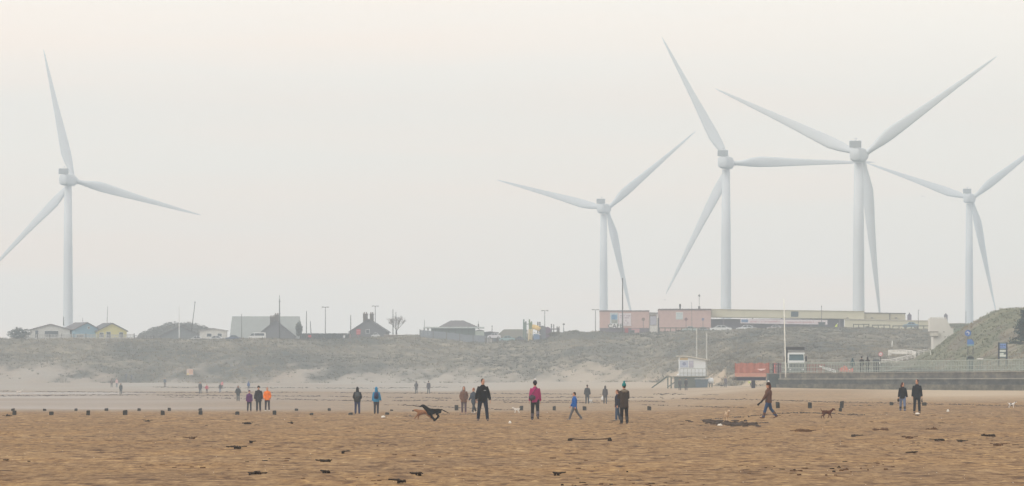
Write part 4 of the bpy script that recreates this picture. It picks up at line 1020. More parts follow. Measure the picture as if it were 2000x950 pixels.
def car(px0, px1, top, Y, label, col, van=False, zoff=0, rot=0, cat='car', name='parked_car'):
    s = F/Y; Ln = (px1-px0)/s; xc = (px0+px1)/2; zt = CZ+(HY-top)/s
    H = 1.95 if van else 1.48
    t = thing(name, label, cat, ((xc-1000)/s, Y, zt-H), rot)
    h = Ln/2; pm = M('paint_%d_%d_%d' % col, col, .35, .03); W = .86
    if van: prof = [(-h,.35),(h,.35),(h,1.7),(h-.15,1.95),(-h*.35,1.95),(-h*.62,1.78),(-h*.86,1.12),(-h,.95)]
    else: prof = [(-h,.32),(h,.32),(h,.8),(h*.93,.95),(h*.66,1.0),(h*.36,1.43),(h*.1,1.48),(-h*.22,1.45),(-h*.5,1.0),(-h*.9,.86),(-h,.66)]
    MB().prism(prof, -W, W).build('body', pm, t)
    gl = [(-h*.8,1.18),(-h*.6,1.72),(-h*.33,1.76),(-h*.33,1.18)] if van else [(-h*.42,1.0),(-h*.2,1.37),(h*.03,1.4),(h*.03,1.0)]
    MB().prism(gl, -W-.02, W+.02).build('side_window', GL, t)
    gl = [(-h*.26,1.2),(-h*.26,1.74),(h*.84,1.74),(h*.84,1.2)] if van else [(h*.09,1.0),(h*.09,1.4),(h*.32,1.36),(h*.55,1.02)]
    MB().prism(gl, -W-.022, W+.022).build('side_window', GL, t)
    for sx in (-.64,.64):
        for sy in (-1,1):
            w = MB().lathe([(.22,-.1),(.31,-.1),(.33,0),(.31,.1),(.22,.1)], (sx*h,sy*(W-.08),.33), 14, 'y').build('wheel', M('tyre_black',(34,34,36)), t)
            MB().lathe([(.03,-.11),(.2,-.105),(.2,.105),(.03,.11)], (sx*h,sy*(W-.08),.33), 10, 'y').build('rim', M('rim_grey',(160,162,164),.4), w)
    for sy in (-.55,.55):
        MB().box(-h-.03,-h+.05,sy-.16,sy+.16,.6,.74).build('headlight', M('headlight_clear',(220,222,222),.3), t)
    return t
car(485,519,649.6,1408,'white van with dark side windows in front of the wide grey hall',(226,228,228),van=True,cat='van',name='parked_van')
car(439,472,655,1404,'dark blue car half hidden by the crest left of the white van',(70,92,122))
car(402,440,656,1406,'white car roof showing over the crest below the bay windowed house',(226,228,232))
car(368,399,656.5,1408,'white car half sunk behind the crest below the leaning pole',(222,224,226))
car(725,742,649.8,1424,'small white car before the right wall of the twin chimneyed house',(212,214,214))
car(952,978,650.5,1428,'white car beside the low dark shed',(226,224,230))
car(988,1006,650.6,1436,'white car behind the teal one near the playground',(222,222,224))
car(975,1006,656,1404,'pale teal estate car parked on the crest left of the playground',(150,178,178))
car(1004,1024,657,1406,'dark grey car parked behind the teal estate car',(96,100,112))
car(1332,1362,637.5,1410,'pale green grey car before the amusement hall',(176,190,186))
car(1358,1386,639,1408,'grey green car half hidden behind the railing of the pink hall',(150,160,160))
car(1385,1429,635.8,1412,'white saloon car at the left end of the long banner',(230,232,232))
car(1438,1478,635.2,1412,'white hatchback parked under the left end of the long banner',(228,232,236))
car(1498,1530,634.5,1424,'grey white car at the middle of the long banner',(196,190,192))
car(1763,1794,629.5,1420,'pale blue car behind the wooden rails at the end of the long building',(128,160,180))
def cart():
    Y = 1414; s = F/Y; p = at(1605, 641.5, Y); t = thing('wheeled_bin', 'dark wheeled bin beside the stooping hi-vis worker', 'bin', p)
    MB().prism([(-.6,.15),(.6,.15),(.75,1.2),(-.75,1.2)], -.45, .45).build('body', M('bin_dark',(70,80,84)), t)
    MB().bbox(-.8,.8,-.5,.5,1.2,1.42,.05).build('lid', M('bin_lid',(88,96,100)), t)
    for x in (-.5,.5): MB().lathe([(.14,-.5),(.14,-.42)], (x,0,.15), 10, 'y').build('wheel', M('tyre_black'), t)
cart()
def bin2(px, py, w, h, Y, label, z=None, col=(58,62,72)):
    p = at(px, py, Y); t = thing('litter_bin', label, 'bin', p if z is None else (p.x, Y, z))
    MB().bbox(-w/2,w/2,-w/2,w/2,0,h*.82,.05).build('body', M('bin_%d_%d_%d' % col, col), t)
    MB().bbox(-w/2-.05,w/2+.05,-w/2-.05,w/2+.05,h*.84,h,.06).build('lid', M('bin_lid'), t)
    MB().box(-w*.35,w*.35,-w/2-.02,-w/2+.02,h*.66,h*.78).build('slot', M('slot_black',(24,24,26)), t)
bin2(1235,653,1.0,.95,1408,'squat dark bin on the crest before the red cafe door',col=(78,88,88))
bin2(1711.5,728,.66,1.5,690,'dark blue box bin between the promenade couple and the round sign',z=2.65)
def red_board():
    Y = 1412; s = F/Y; p = at(700, 658, Y); t = thing('red_board', 'red notice board with pale stripes before the twin chimneyed house', 'sign', p)
    for x in (-3.5,3.5): MB().tube([(x/s,0,-.3),(x/s,0,1.7)], .06).build('post', PG, t)
    b = MB().box(-4.2/s,4.2/s,-.06,0,.5,1.75).build('board', M('board_red',(190,76,86)), t)
    for z in (.75,1.3): MB().box(-3.6/s,3.6/s,-.08,-.062,z,z+.14).build('stripe', M('stripe_pale',(216,170,172)), b)
red_board()
def small_red():
    Y = 1400; s = F/Y; p = at(605, 664, Y); t = thing('red_sign', 'small red sign on the crest below the short leaning post', 'sign', p)
    MB().tube([(0,0,-.3),(0,0,.7)], .05).build('post', PG, t); MB().box(-.35,.35,-.06,0,.55,1.1).build('board', M('board_red'), t)
small_red()

# fences and hedge
def gh(x, Y): return float((ground(np.array([x]), np.array([Y]))+hummock(np.array([x]), np.array([float(Y)])))[0])
def picket(px0, px1, pya, pyb, Y, label, mat, step=.34, gap=.45, name='fence', hgt=None):
    s = F/Y; n = int((px1-px0)/s/step); t = thing(name, label, 'fence', at(px0, pya, Y))
    m = MB()
    h = hgt or (pya-pyb)/s
    for i in range(n+1):
        x = i*step
        zb = plat(px0+x*s, max(Y, 1412)) if Y > 1401 else gh((px0+x*s-1000)/s, Y)
        z = zb-t.location.z
        m.box(x, x+step*gap, -.03, .03, z-.2, z+h)
    m.build('palings', mat, t)
    m = MB()
    k = max(2, int((px1-px0)/22)); xs = [(px1-px0)/s*i/k for i in range(k+1)]
    zz = [(plat(px0+x*s, max(Y,1412)) if Y > 1401 else gh((px0+x*s-1000)/s, Y))-t.location.z for x in xs]
    for f_ in (.3,.85): m.tube([(x,.05,z+h*f_) for x, z in zip(xs, zz)], .06, 4)
    m.build('rail', mat, t)
    for x, z in zip(xs, zz): MB().box(x-.08,x+.08,-.06,.1,z-.3,z+h+.12).build('post', M('post_timber',(104,100,96)), t)
FT = M('fence_weathered',(186,186,182),.9,.12)
picket(50,262,662,655,1397,'weathered picket fence along the crest before the three bungalows',FT,hgt=1.15)
picket(262,300,662,659,1397,'low dark rail fence running right from the yellow chalet',M('fence_dark',(116,116,118)),.9,.2,hgt=.85)
picket(820,950,668,655,1396,'blue grey boarded fence below the green pavilion',M('fence_bluegrey',(134,142,150),.9,.1),.3,.93,hgt=1.6)
picket(948,962,668,660,1396,'short pale fence panel below the kiosk',M('fence_pale',(172,170,166)),.3,.9,hgt=1.0)
def rails(px0, px1, label, py, h=1.0):
    Y = 1406; s = F/Y; t = thing('rail_fence', label, 'fence', at(px0, py, Y)); w = (px1-px0)/s; tm = M('rail_timber',(92,92,82))
    n = max(2, round(w/1.3))
    for i in range(n+1): MB().box(w*i/n-.1,w*i/n+.1,-.1,.1,-.8,h).build('post', tm, t)
    for z in (h-.22,): MB().box(-.1,w+.1,-.12,-.102,z,z+.2).build('rail', tm, t)
rails(1667,1697,'first bay of dark timber rails left of the cream end wall',641.5)
rails(1704,1738,'second bay of dark timber rails before the cream terrace wall',643)
rails(1744,1816,'longest bay of dark timber rails reaching the white stair tower',644,.95)
rails(1288,1385,'thin rail fence on the crest before the pink amusement hall',645,.6)

def leaves(mb, c, r, n, size, seed=0, hollow=.45):
    q = random.Random(seed)
    for i in range(n):
        a = q.uniform(0,2*PI); e = math.asin(q.uniform(-1,1)); d = q.uniform(hollow,1)**.5
        d *= 1+.22*math.sin(3*a+seed)+.15*math.sin(5*e+2*a)
        p = Vector((c[0]+r[0]*d*math.cos(e)*math.cos(a), c[1]+r[1]*d*math.cos(e)*math.sin(a), c[2]+r[2]*d*math.sin(e)))
        u = Vector((q.uniform(-1,1),q.uniform(-1,1),q.uniform(-1,1))).normalized(); v = u.cross(Vector((q.uniform(-1,1),q.uniform(-1,1),q.uniform(-1,1)))).normalized()
        z = size*q.uniform(.5,1.2)
        mb.add([p-u*z, p+v*z*.6, p+u*z, p-v*z*.6], [(0,1,2,3)])
    return mb
def shrub(px, py0, py1, wpx, Y, label, col, name='shrub', seed=1, n=700):
    s = F/Y; p = at(px, py1, Y); h = (py1-py0)/s; w = wpx/s/2
    t = thing(name, label, 'shrub', p)
    m = MB(); 
    for i in range(5):
        a = i*1.3; m.tube([(0,0,-.3),(math.cos(a)*w*.3,math.sin(a)*w*.3,h*.4),(math.cos(a)*w*.6,math.sin(a)*w*.5,h*.75)], [.08,.06,.02], 5)
    m.build('stems', M('bark_grey',(84,76,70)), t)
    leaves(leaves(MB(), (0,0,h*.45), (w,w*.8,h*.55), n, .2, seed), (w*.3,0,h*.35), (w*.7,w*.6,h*.4), n//2, .2, seed+1).build('foliage', M('leaf_%d_%d_%d' % col, col, .8, .3, .9), t)
shrub(38,641.5,663,42,1418,'round dark bush left of the white bungalow',(84,94,88),seed=3,n=1400)
shrub(1121,646,655,34,1402,'scrubby dark bush on the crest left of the pink cafe',(96,98,78),seed=5)
shrub(1085,649,656,30,1402,'low brown green bush under the playground frame',(100,98,78),seed=9)
shrub(584,629,655,12,1440,'upright dark bush against the right end of the wide hall',(92,104,96),seed=12)
def hedge():
    Y = 1414; s = F/Y; p = at(636, 666, Y); t = thing('hedge', 'dark clipped hedge on the crest between the hall and the chimneyed house', 'hedge', p)
    m = MB(); 
    for i in range(3600):
        x = random.uniform(-50,50)/s; z = random.uniform(0,15)/s-.1; y = random.uniform(0,1.4)
        u = Vector((random.uniform(-1,1),random.uniform(-1,1),random.uniform(-1,1))).normalized()*.16; v = u.cross(Vector((.3,1,.2))).normalized()*.12
        c = Vector((x,y,z)); m.add([c-u,c+v,c+u,c-v], [(0,1,2,3)])
    m.build('foliage', M('leaf_hedge',(88,96,96),.85,.25,.8), t)
    m = MB()
    for i in range(24): m.tube([(-5.6+i*.49,.7,-.6),(-5.6+i*.49,.7,1.2)], .05, 5)
    m.build('stems', M('bark_grey'), t)
hedge()
def low_wall():
    Y = 1418; s = F/Y; t = thing('low_wall', 'low dark brick wall on the crest between the bare tree and the pavilion', 'wall', at(790, 658, Y))
    MB().box(-40/s,36/s,0,.4,-.6,.36).build('brickwork', M('brick_dull',(122,104,104),.9,.15,3), t); MB().box(-40.4/s,36.4/s,-.05,.45,.362,.46).build('coping', M('coping_pale'), t)
low_wall()
def white_wall():
    Y = 1418; s = F/Y; t = thing('garden_wall', 'low white garden wall right of the stair tower', 'wall', at(1878, 640, Y))
    MB().box(-32/s,32/s,0,.4,-.6,6/s).build('wall', M('white_render'), t); MB().box(-32.4/s,32.4/s,-.06,.46,6/s+.002,8/s).build('coping', M('coping_pale'), t)
white_wall()
def bare_tree():
    Y = 1440; s = F/Y; p = at(774, 655, Y); t = thing('bare_tree', 'leafless tree right of the twin chimneyed house', 'tree', p)
    q = random.Random(4); tr = MB(); cw = MB()
    tr.tube([(0,0,-.5),(.05,0,.6),(0,0,1.2)], [.22,.17,.13], 7)
    def grow(p, d, ln, r, lev):
        e = p+d*ln
        cw.tube([p, p+d*ln*.5+Vector((q.uniform(-.05,.05),0,0)), e], [r,r*.8,r*.6], 4, cap=False)
        if lev == 0: return
        for i in range(3 if lev > 1 else 4):
            nd = (d+Vector((q.uniform(-.75,.75),q.uniform(-.6,.6),q.uniform(-.1,.5)))).normalized()
            grow(p+d*ln*q.uniform(.5,1), nd, ln*q.uniform(.6,.8), r*.62, lev-1)
    for i in range(7):
        a = i*.9; grow(Vector((0,0,.9+.1*i)), Vector((math.cos(a)*.75,math.sin(a)*.6,1)).normalized(), 1.45, .06, 4)
    tr.build('trunk', M('bark_grey'), t); cw.build('crown', M('twig_brown',(112,100,94)), t)
bare_tree()
def smooth_leaves(mb, c, r, n, size, seed):
    q = random.Random(seed)
    for i in range(n):
        a = q.uniform(0,2*PI); e = math.asin(q.uniform(-1,1)); d = q.uniform(.3,1)**.4*(1+.05*math.sin(5*a+seed))
        p = Vector((c[0]+r[0]*d*math.cos(e)*math.cos(a), c[1]+r[1]*d*math.cos(e)*math.sin(a), c[2]+r[2]*d*math.sin(e)))
        u = Vector((q.uniform(-1,1),q.uniform(-1,1),q.uniform(-1,1))).normalized()*size*q.uniform(.5,1.3); v = u.cross(Vector((.2,1,.4))).normalized()*size*.5
        mb.add([p-u,p+v,p+u,p-v], [(0,1,2,3)])
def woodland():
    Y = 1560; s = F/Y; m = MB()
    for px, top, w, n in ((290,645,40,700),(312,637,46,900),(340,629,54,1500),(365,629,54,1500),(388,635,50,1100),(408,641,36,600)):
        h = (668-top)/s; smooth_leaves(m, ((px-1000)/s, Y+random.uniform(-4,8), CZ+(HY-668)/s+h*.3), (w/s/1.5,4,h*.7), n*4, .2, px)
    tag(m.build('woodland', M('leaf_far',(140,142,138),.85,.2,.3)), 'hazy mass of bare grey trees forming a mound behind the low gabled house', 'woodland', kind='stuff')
woodland()
def playground():
    Y = 1428; s = F/Y; zb = plat(1050, Y)-.3; X = lambda px: (px-1050)/s; Z = lambda py: CZ+(HY-py)/s-zb
    t = thing('climbing_tower', 'playground tower with green posts and a fat yellow tube slide', 'climbing frame', ((1050-1000)/s, Y, zb))
    GR = M('play_green',(116,136,96)); TE = M('play_teal',(112,134,128)); YE = M('play_yellow',(232,196,112),.5)
    for px, a, b_, c in ((1023,624,645,TE),(1027,628,645,TE),(1034,624,652,GR),(1038,628,652,GR),(1050.5,629,645,PG),(1054.5,629,645,PG)):
        MB().tube([(X(px),0,0),(X(px),0,Z(a))], .16, 8).build('post', c, t)
    MB().box(X(1021.5),X(1028),-.2,1.2,Z(645),Z(630)).build('tower_panel', TE, t); MB().box(X(1033),X(1039.5),-.25,1.2,Z(644),Z(630)).build('tower_panel', GR, t)
    MB().box(X(1022),X(1040),-.1,1.3,Z(634),Z(632.6)).build('bridge', TE, t)
    MB().tube([(X(1039.5),.2,Z(638.5)),(X(1044),.1,Z(639)),(X(1050),-.1,Z(641)),(X(1055),-.2,Z(644))], [.52,.56,.56,.5], 12).build('tube_slide', YE, t, True)
    for px in (1033,1037.5): MB().tube([(X(px),-.2,0),(X(px)+.15,-.2,Z(643))], .26, 8).build('slide_leg', M('play_cream',(224,206,160)), t)
    MB().prism([(X(1028),Z(650)),(X(1031.5),Z(653)),(X(1033),Z(644)),(X(1029),Z(648))], -.3, 0).build('side_panel', M('panel_white_play',(222,218,212)), t)
    k = thing('play_hut', 'blue roofed play hut with sloping white edge under the tube slide', 'play hut', ((1048-1000)/s, Y-2, zb)); x = lambda px: (px-1048)/s
    MB().box(x(1042),x(1054),0,1.4,0,Z(653)).build('wall', M('play_blue',(104,134,170)), k); MB().prism([(x(1040),Z(648)),(x(1056),Z(654)),(x(1056),Z(655.5)),(x(1040),Z(649.5))], -.2, 1.6).build('roof', M('panel_white_play'), k)
    g = thing('climbing_wall', 'dark purple climbing panel with grey frame at the right of the playground', 'climbing frame', ((1070-1000)/s, Y, zb)); x = lambda px: (px-1070)/s
    MB().prism([(x(1055),0),(x(1067),0),(x(1067),Z(639)),(x(1059),Z(636)),(x(1055),Z(638))], .1, .5).build('grey_panel', M('panel_grey_play',(120,126,132)), g)
    MB().prism([(x(1066),0),(x(1076),0),(x(1077),Z(643)),(x(1070),Z(638.5)),(x(1066),Z(640))], -.1, .08).build('purple_panel', M('panel_purple',(112,88,110)), g)
    for px, a in ((1077,633),(1081.5,634),(1088,638),(1092,638)): MB().tube([(x(px),0,0),(x(px),0,Z(a))], .11, 6).build('post', PG, g)
    MB().box(x(1076.5),x(1092.5),-.08,.08,Z(644),Z(642)).build('beam', PG, g); MB().box(x(1088),x(1093),-.05,.05,.2,Z(640)).build('net_panel', M('net_grey',(130,128,126)), g)
playground()

# ------------------------------------------------------------------ headland, promenade, sea wall
def ridge_py(u): return np.interp(u, [1700,1790,1826,1862,1880,1910,1940,1960,2000,2200,2600], [742,716,690,661,646,627,609,602.5,603,604,612])
def headland():
    us = np.arange(1780, 2560, 3.0); vs = np.linspace(0, 1, 120); UU, VV = np.meshgrid(us, vs)
    Yy = 735+VV*300; YR = 735+165
    zr = CZ+(HY-ridge_py(UU))*YR/F
    XX = (UU-1000)*YR/F
    t = np.clip(VV/.55, 0, 1); back = np.clip((VV-.55)/.45, 0, 1)
    Z = 2.3+np.maximum(zr-2.3, -.4)*np.where(VV < .55, t**.8, 1-back**1.3*.9)
    n = fbm(XX*.35, Yy*.12, 4); n2 = fbm(XX*1.2, Yy*.4, 3)
    amp = np.clip(np.minimum(t*6, 1), 0, 1)*np.clip((zr-2.3)/3, 0, 1)
    Z = Z+(n*.75+n2*.3)*amp*np.where(np.abs(VV-.55) < .04, .35, 1)
    bare = sstep(-.05, .12, fbm(XX*.28+9, Yy*.05+3, 4)+.18*np.sin(XX*.5-Yy*.07)+np.where(t < .9, 0, -.1))
    h, w = XX.shape; idx = np.arange(h*w).reshape(h, w)
    q = np.stack([idx[:-1,:-1], idx[:-1,1:], idx[1:,1:], idx[1:,:-1]], -1).reshape(-1, 4)
    o = npmesh('hill', np.stack([XX,Yy,Z],-1).reshape(-1,3), q, SAND, True, dict(grass=np.ones(h*w), damp=np.zeros(h*w), dry=np.zeros(h*w), green=(np.clip(1-bare,0,1)*.42).ravel()))
    tag(o, kind='structure')
    # rough grass on it
    k = 9000; iu = rng.integers(0, w, k); iv = rng.integers(2, int(h*.62), k)
    p = np.stack([XX[iv,iu], Yy[iv,iu], Z[iv,iu]], -1)+np.stack([rng.uniform(-.2,.2,k), rng.uniform(-1,1,k), np.zeros(k)], -1)
    V = np.zeros((k,4,3,3))
    for b in range(4):
        a = rng.uniform(0,2*PI,k); wd = rng.uniform(.03,.07,k); hh = rng.uniform(.12,.34,k); ln = rng.uniform(.05,.25,k); bx = p+np.stack([np.cos(a)*.12, np.sin(a)*.12, -.05+0*a], -1)
        V[:,b,0] = bx-np.stack([wd,0*a,0*a],-1); V[:,b,1] = bx+np.stack([wd,0*a,0*a],-1); V[:,b,2] = bx+np.stack([np.cos(a)*ln, np.sin(a)*ln, hh],-1)
    mt = bpy.data.materials.new('rough_grass'); mt.use_nodes = True; nt_ = mt.node_tree; bs = nt_.nodes['Principled BSDF']; bs.inputs['Roughness'].default_value = .85
    a_ = nt_.nodes.new('ShaderNodeAttribute'); a_.attribute_name = 'tint'; r = nt_.nodes.new('ShaderNodeValToRGB'); nt_.links.new(a_.outputs['Fac'], r.inputs['Fac']); nt_.links.new(r.outputs['Color'], bs.inputs['Base Color'])
    r.color_ramp.elements[0].color = lin((76,92,64)); r.color_ramp.elements[1].color = lin((146,130,108))
    tint = np.repeat(np.clip(bare[iv,iu]*.6+rng.uniform(.1,.55,k),0,1), 12)
    tag(npmesh('rough_grass', V.reshape(-1,3), np.arange(k*12).reshape(-1,3), mt, False, dict(tint=tint)), 'short rough green and brown grass on the headland', 'grass', kind='stuff')
headland()
WPX = [(1528,722),(1640,690),(1760,658),(1880,624),(2000,590),(2150,548),(2400,490)]
WP = [Vector(((u-1000)*y/F, y, 0)) for u, y in WPX]
def offs(d):
    o = []
    for i, p in enumerate(WP):
        t = (WP[min(i+1,len(WP)-1)]-WP[max(i-1,0)]).normalized(); o.append(p+Vector((t.y,-t.x,0))*0+Vector((-abs(t.y)*d, -abs(t.x)*d-.3*d, 0)))
    return o
def wall_strip(d0, d1, z0, z1):
    m = MB(); A = offs(d0); B = offs(d1); n = len(A)
    vs = [(p.x,p.y,z0) for p in A]+[(p.x,p.y,z1) for p in A]+[(p.x,p.y,z0) for p in B]+[(p.x,p.y,z1) for p in B]; fs = []
    for i in range(n-1): fs += [(i,i+1,n+i+1,n+i),(2*n+i+1,2*n+i,3*n+i,3*n+i+1),(n+i,n+i+1,3*n+i+1,3*n+i),(i+1,i,2*n+i,2*n+i+1)]
    fs += [(0,n,3*n,2*n),(n-1,2*n+n-1,3*n+n-1,2*n-1)]
    m.add(vs, fs); return m
def concrete(name, c0, c1, c2):
    m = bpy.data.materials.new(name); m.use_nodes = True; n = m.node_tree; L = n.links.new; b = n.nodes['Principled BSDF']; b.inputs['Roughness'].default_value = .9
    g = n.nodes.new('ShaderNodeNewGeometry'); mp = n.nodes.new('ShaderNodeMapping'); mp.inputs['Scale'].default_value = (1.6,.16,1.2); L(g.outputs['Position'], mp.inputs[0])
    t = n.nodes.new('ShaderNodeTexNoise'); t.inputs['Scale'].default_value = 1; t.inputs['Detail'].default_value = 8; t.inputs['Roughness'].default_value = .68; L(mp.outputs[0], t.inputs['Vector'])
    r = n.nodes.new('ShaderNodeValToRGB'); L(t.outputs['Fac'], r.inputs['Fac']); e = r.color_ramp.elements
    e[0].position = .34; e[0].color = lin(c0); e[1].position = .68; e[1].color = lin(c2); q = e.new(.5); q.color = lin(c1)
    L(r.outputs['Color'], b.inputs['Base Color']); return m
sw = thing('sea_wall', 'stepped stained concrete sea wall below the promenade railing', 'wall')
wall_strip(.75,.3,-.8,1.36).build('footing', concrete('concrete_footing',(46,50,46),(84,84,76),(126,122,110)), sw)
wall_strip(.42,0,1.362,1.9).build('dark_face', concrete('concrete_dark',(34,42,46),(64,70,72),(104,104,96)), sw)  # darkest band of the wall, just under the ledge
wall_strip(.5,-.02,1.902,2.02).build('ledge', concrete('concrete_ledge',(110,114,112),(140,140,134),(160,156,146)), sw)
wall_strip(.2,-.05,2.022,2.6).build('upper_face', concrete('concrete_upper',(58,62,64),(94,94,90),(132,126,114)), sw)
wall_strip(.28,-.4,2.602,2.68).build('coping', concrete('concrete_coping',(120,120,116),(146,142,134),(164,158,148)), sw)
def promenade():
    m = MB(); A = offs(-.05); pts = [(p.x,p.y) for p in A]
    pts = [(p.x,p.y) for p in A]+[((2600-1000)*960/F,700),((2600-1000)*960/F,985),((1520-1000)*985/F,985),((1524-1000)*722/F,724)]
    n = len(pts); vs = [(x,y,2.65) for x, y in pts]+[(x,y,1.2) for x, y in pts]
    fs = [tuple(range(n)), tuple(reversed(range(n,2*n)))]+[(i,n+i,n+(i+1)%n,(i+1)%n) for i in range(n)]
    tag(m.add(vs, fs).build('promenade', M('promenade_paving',(150,144,138),.85,.1,.6)), kind='structure')
promenade()
def railing():
    t = thing('promenade_railing', 'long pale green grey railing on top of the sea wall', 'railing'); A = offs(.02)
    cum = [0]
    for a, b in zip(A, A[1:]): cum.append(cum[-1]+(b-a).length)
    def pt(d):
        for i in range(len(A)-1):
            if d <= cum[i+1] or i == len(A)-2: return A[i].lerp(A[i+1], (d-cum[i])/(cum[i+1]-cum[i]))
    RM = M('railing_paint',(160,170,164),.5,.06); d = 0; bars = MB(); bars_pos = []; total = cum[-1]
    while d < total:
        p = pt(d); bars_pos.append(p); d += .85
    vis = [i for i, p in enumerate(bars_pos) if p.x*F/p.y < 1000][-100:]
    for i, p in enumerate(bars_pos):
        b_ = MB() if i in vis else bars
        b_.box(p.x-.036,p.x+.036,p.y-.03,p.y+.03,2.68,3.78)
        if i in vis: b_.build('bar', RM, t)
    bars.build('bars', RM, t)['kind'] = 'stuff'
    for nm, z, r in (('top_rail',3.82,.045),('middle_rail',3.28,.03),('bottom_rail',2.84,.035)):
        MB().tube([p+Vector((0,0,z)) for p in A], r, 6).build(nm, RM, t)
    for i in range(26):
        p = pt(total*i/25); MB().box(p.x-.04,p.x+.04,p.y-.05,p.y+.05,2.68,3.9).build('post', RM, t)
railing()
def abutment():
    Y = 725; t = thing('ramp_abutment', 'dark blue green concrete block ending the sea wall by the ramp', 'wall', ((1515.5-1000)*Y/F, Y, .7)); s = F/Y
    MB().bbox(-14.5/s,12.4/s,0,6,-.6,1.85,.04).build('block', concrete('concrete_green',(54,68,72),(70,84,86),(92,100,98)), t); MB().box(-15/s,12.6/s,-.06,6.1,1.852,1.95).build('coping', M('concrete_coping'), t)
abutment()
OR = M('barrier_orange',(176,112,98),.7,.14,3)
def barrier_platform():
    Y = 770; s = F/Y; z0 = CZ+(HY-755)/s; t = thing('ramp_platform', 'raised steel platform with shadow dark underside, on one thick post left of the sea wall', 'platform', ((1470-1000)/s, Y, z0-.2)); X = lambda px: (px-1470)/s; Z = lambda py: (755-py)/s+.2
    MB().box(X(1440),X(1496),0,5,Z(743.5),Z(737.5)).build('beam', M('steel_shadow_blue',(44,48,70)), t)  # beam carries the dark blue shadow under the deck in its colour
    MB().box(X(1433),X(1441),.1,4.8,Z(743),Z(737.8)).build('end_beam', M('steel_grey',(86,88,88)), t)
    MB().box(X(1468.5),X(1475.5),.8,1.8,-.3,Z(743.6)).build('post', M('steel_shadow_blue'), t)
    MB().box(X(1435.5),X(1502),-.06,5.2,Z(737.4),Z(736.4)).build('deck', M('deck_grey',(120,112,106)), t)
    b = thing('barrier_netting', 'long orange red safety netting standing on the raised platform', 'barrier', ((1470-1000)/s, Y-.1, z0-.2+Z(736.3)))
    z = lambda py: (736.3-py)/s; m = MB()
    n = 26
    top = [709.5+1.0*math.sin(i*.9)+.5*math.sin(i*2.3) for i in range(n+1)]
    for i in range(n):
        x0, x1 = X(1436+66*i/n), X(1436+66*(i+1)/n); yo = .05*math.sin(i*1.3); yo2 = .05*math.sin((i+1)*1.3)
        m.add([(x0,yo,z(729)),(x1,yo2,z(729)),(x1,yo2,z(top[i+1])),(x0,yo,z(top[i])),(x0,yo+.03,z(729)),(x1,yo2+.03,z(729)),(x1,yo2+.03,z(top[i+1])),(x0,yo+.03,z(top[i]))], [(0,1,2,3),(7,6,5,4),(3,2,6,7),(0,4,5,1)])
    m.build('netting', OR, b)
    MB().box(X(1435),X(1497),-.04,0,z(736),z(729.3)).build('kickboard', M('board_salmon',(200,146,130),.8,.08), b)
    MB().prism([(X(1478),z(721)),(X(1496),z(720.2)),(X(1494),z(722)),(X(1486),z(724.5))], -.09, -.06).build('painted_highlight', M('highlight_pale',(240,206,204)), b)  # bright highlight on the netting, made as a pale patch
    for px in (1436,1458,1480,1502): MB().tube([(X(px),.06,0),(X(px),.06,z(708.5))], .05, 6).build('post', M('post_red',(150,66,58)), b)
    c = thing('safety_barrier', 'narrow orange barrier panel right of the long netting', 'barrier', ((1506-1000)/s, Y-12, z0-.2+Z(730)))
    MB().box(-2.6/s,2.6/s,-.04,.04,0,20/s).build('panel', M('barrier_bright',(222,116,92),.6,.08), c)
    for x in (-1,1): MB().box(x*2.6/s-.05,x*2.6/s+.05,-.2,.2,-.1,.05).build('foot', PD, c)
barrier_platform()
def mesh_barrier(px0, px1, py0, py1, Y, label, col, sl=0, name='mesh_barrier'):
    s = F/Y; t = thing(name, label, 'barrier', ((px0-1000)/s, Y, 2.66)); w = (px1-px0)/s; h = (py1-py0)/s
    m = MB(); n = int(w/.22)
    for i in range(n): m.box(w*i/n, w*i/n+.14, -.02, .02, .05, h)
    m.box(0,w,-.03,.03,h*.48,h*.58); m.box(0,w,-.03,.03,h*.86,h)
    m.build('mesh_panel', M('mesh_%d_%d_%d' % col, col, .8, .15, 2), t)
    for x in (0,w/2,w): MB().box(x-.05,x+.05,-.05,.25,0,h+.05).build('post', PD, t)
mesh_barrier(1510,1531,710,729,728,'dull mauve mesh barrier between the orange panel and the white flagpole',(116,96,106))
mesh_barrier(1576,1612,712,729,716,'reddish brown mesh barrier right of the truck cab',(150,86,76))
mesh_barrier(1613,1640,715,729,712,'brown grey mesh barrier behind the fallen white frame',(128,104,104))
def fallen_frame():
    Y = 700; s = F/Y; t = thing('fallen_frame', 'white ladder like frame leaning flat on the promenade', 'frame', ((1617-1000)/s, Y, 2.67)); x = lambda px: (px-1617)/s; z = lambda py: (729-py)/s
    wm = M('frame_white',(226,226,226),.5)
    MB().tube([(x(1600),0,z(716)),(x(1631),0,z(724))], .07, 6).build('rail', wm, t); MB().tube([(x(1606),-.3,z(720)),(x(1632),-.3,z(728.3))], .07, 6).build('rail', wm, t)
    for i in range(7):
        a = i/6; MB().tube([(x(1604+27*a),0,z(717+7*a)),(x(1607+25*a),-.3,z(720.4+7.6*a))], .045, 5).build('rung', wm, t)
fallen_frame()
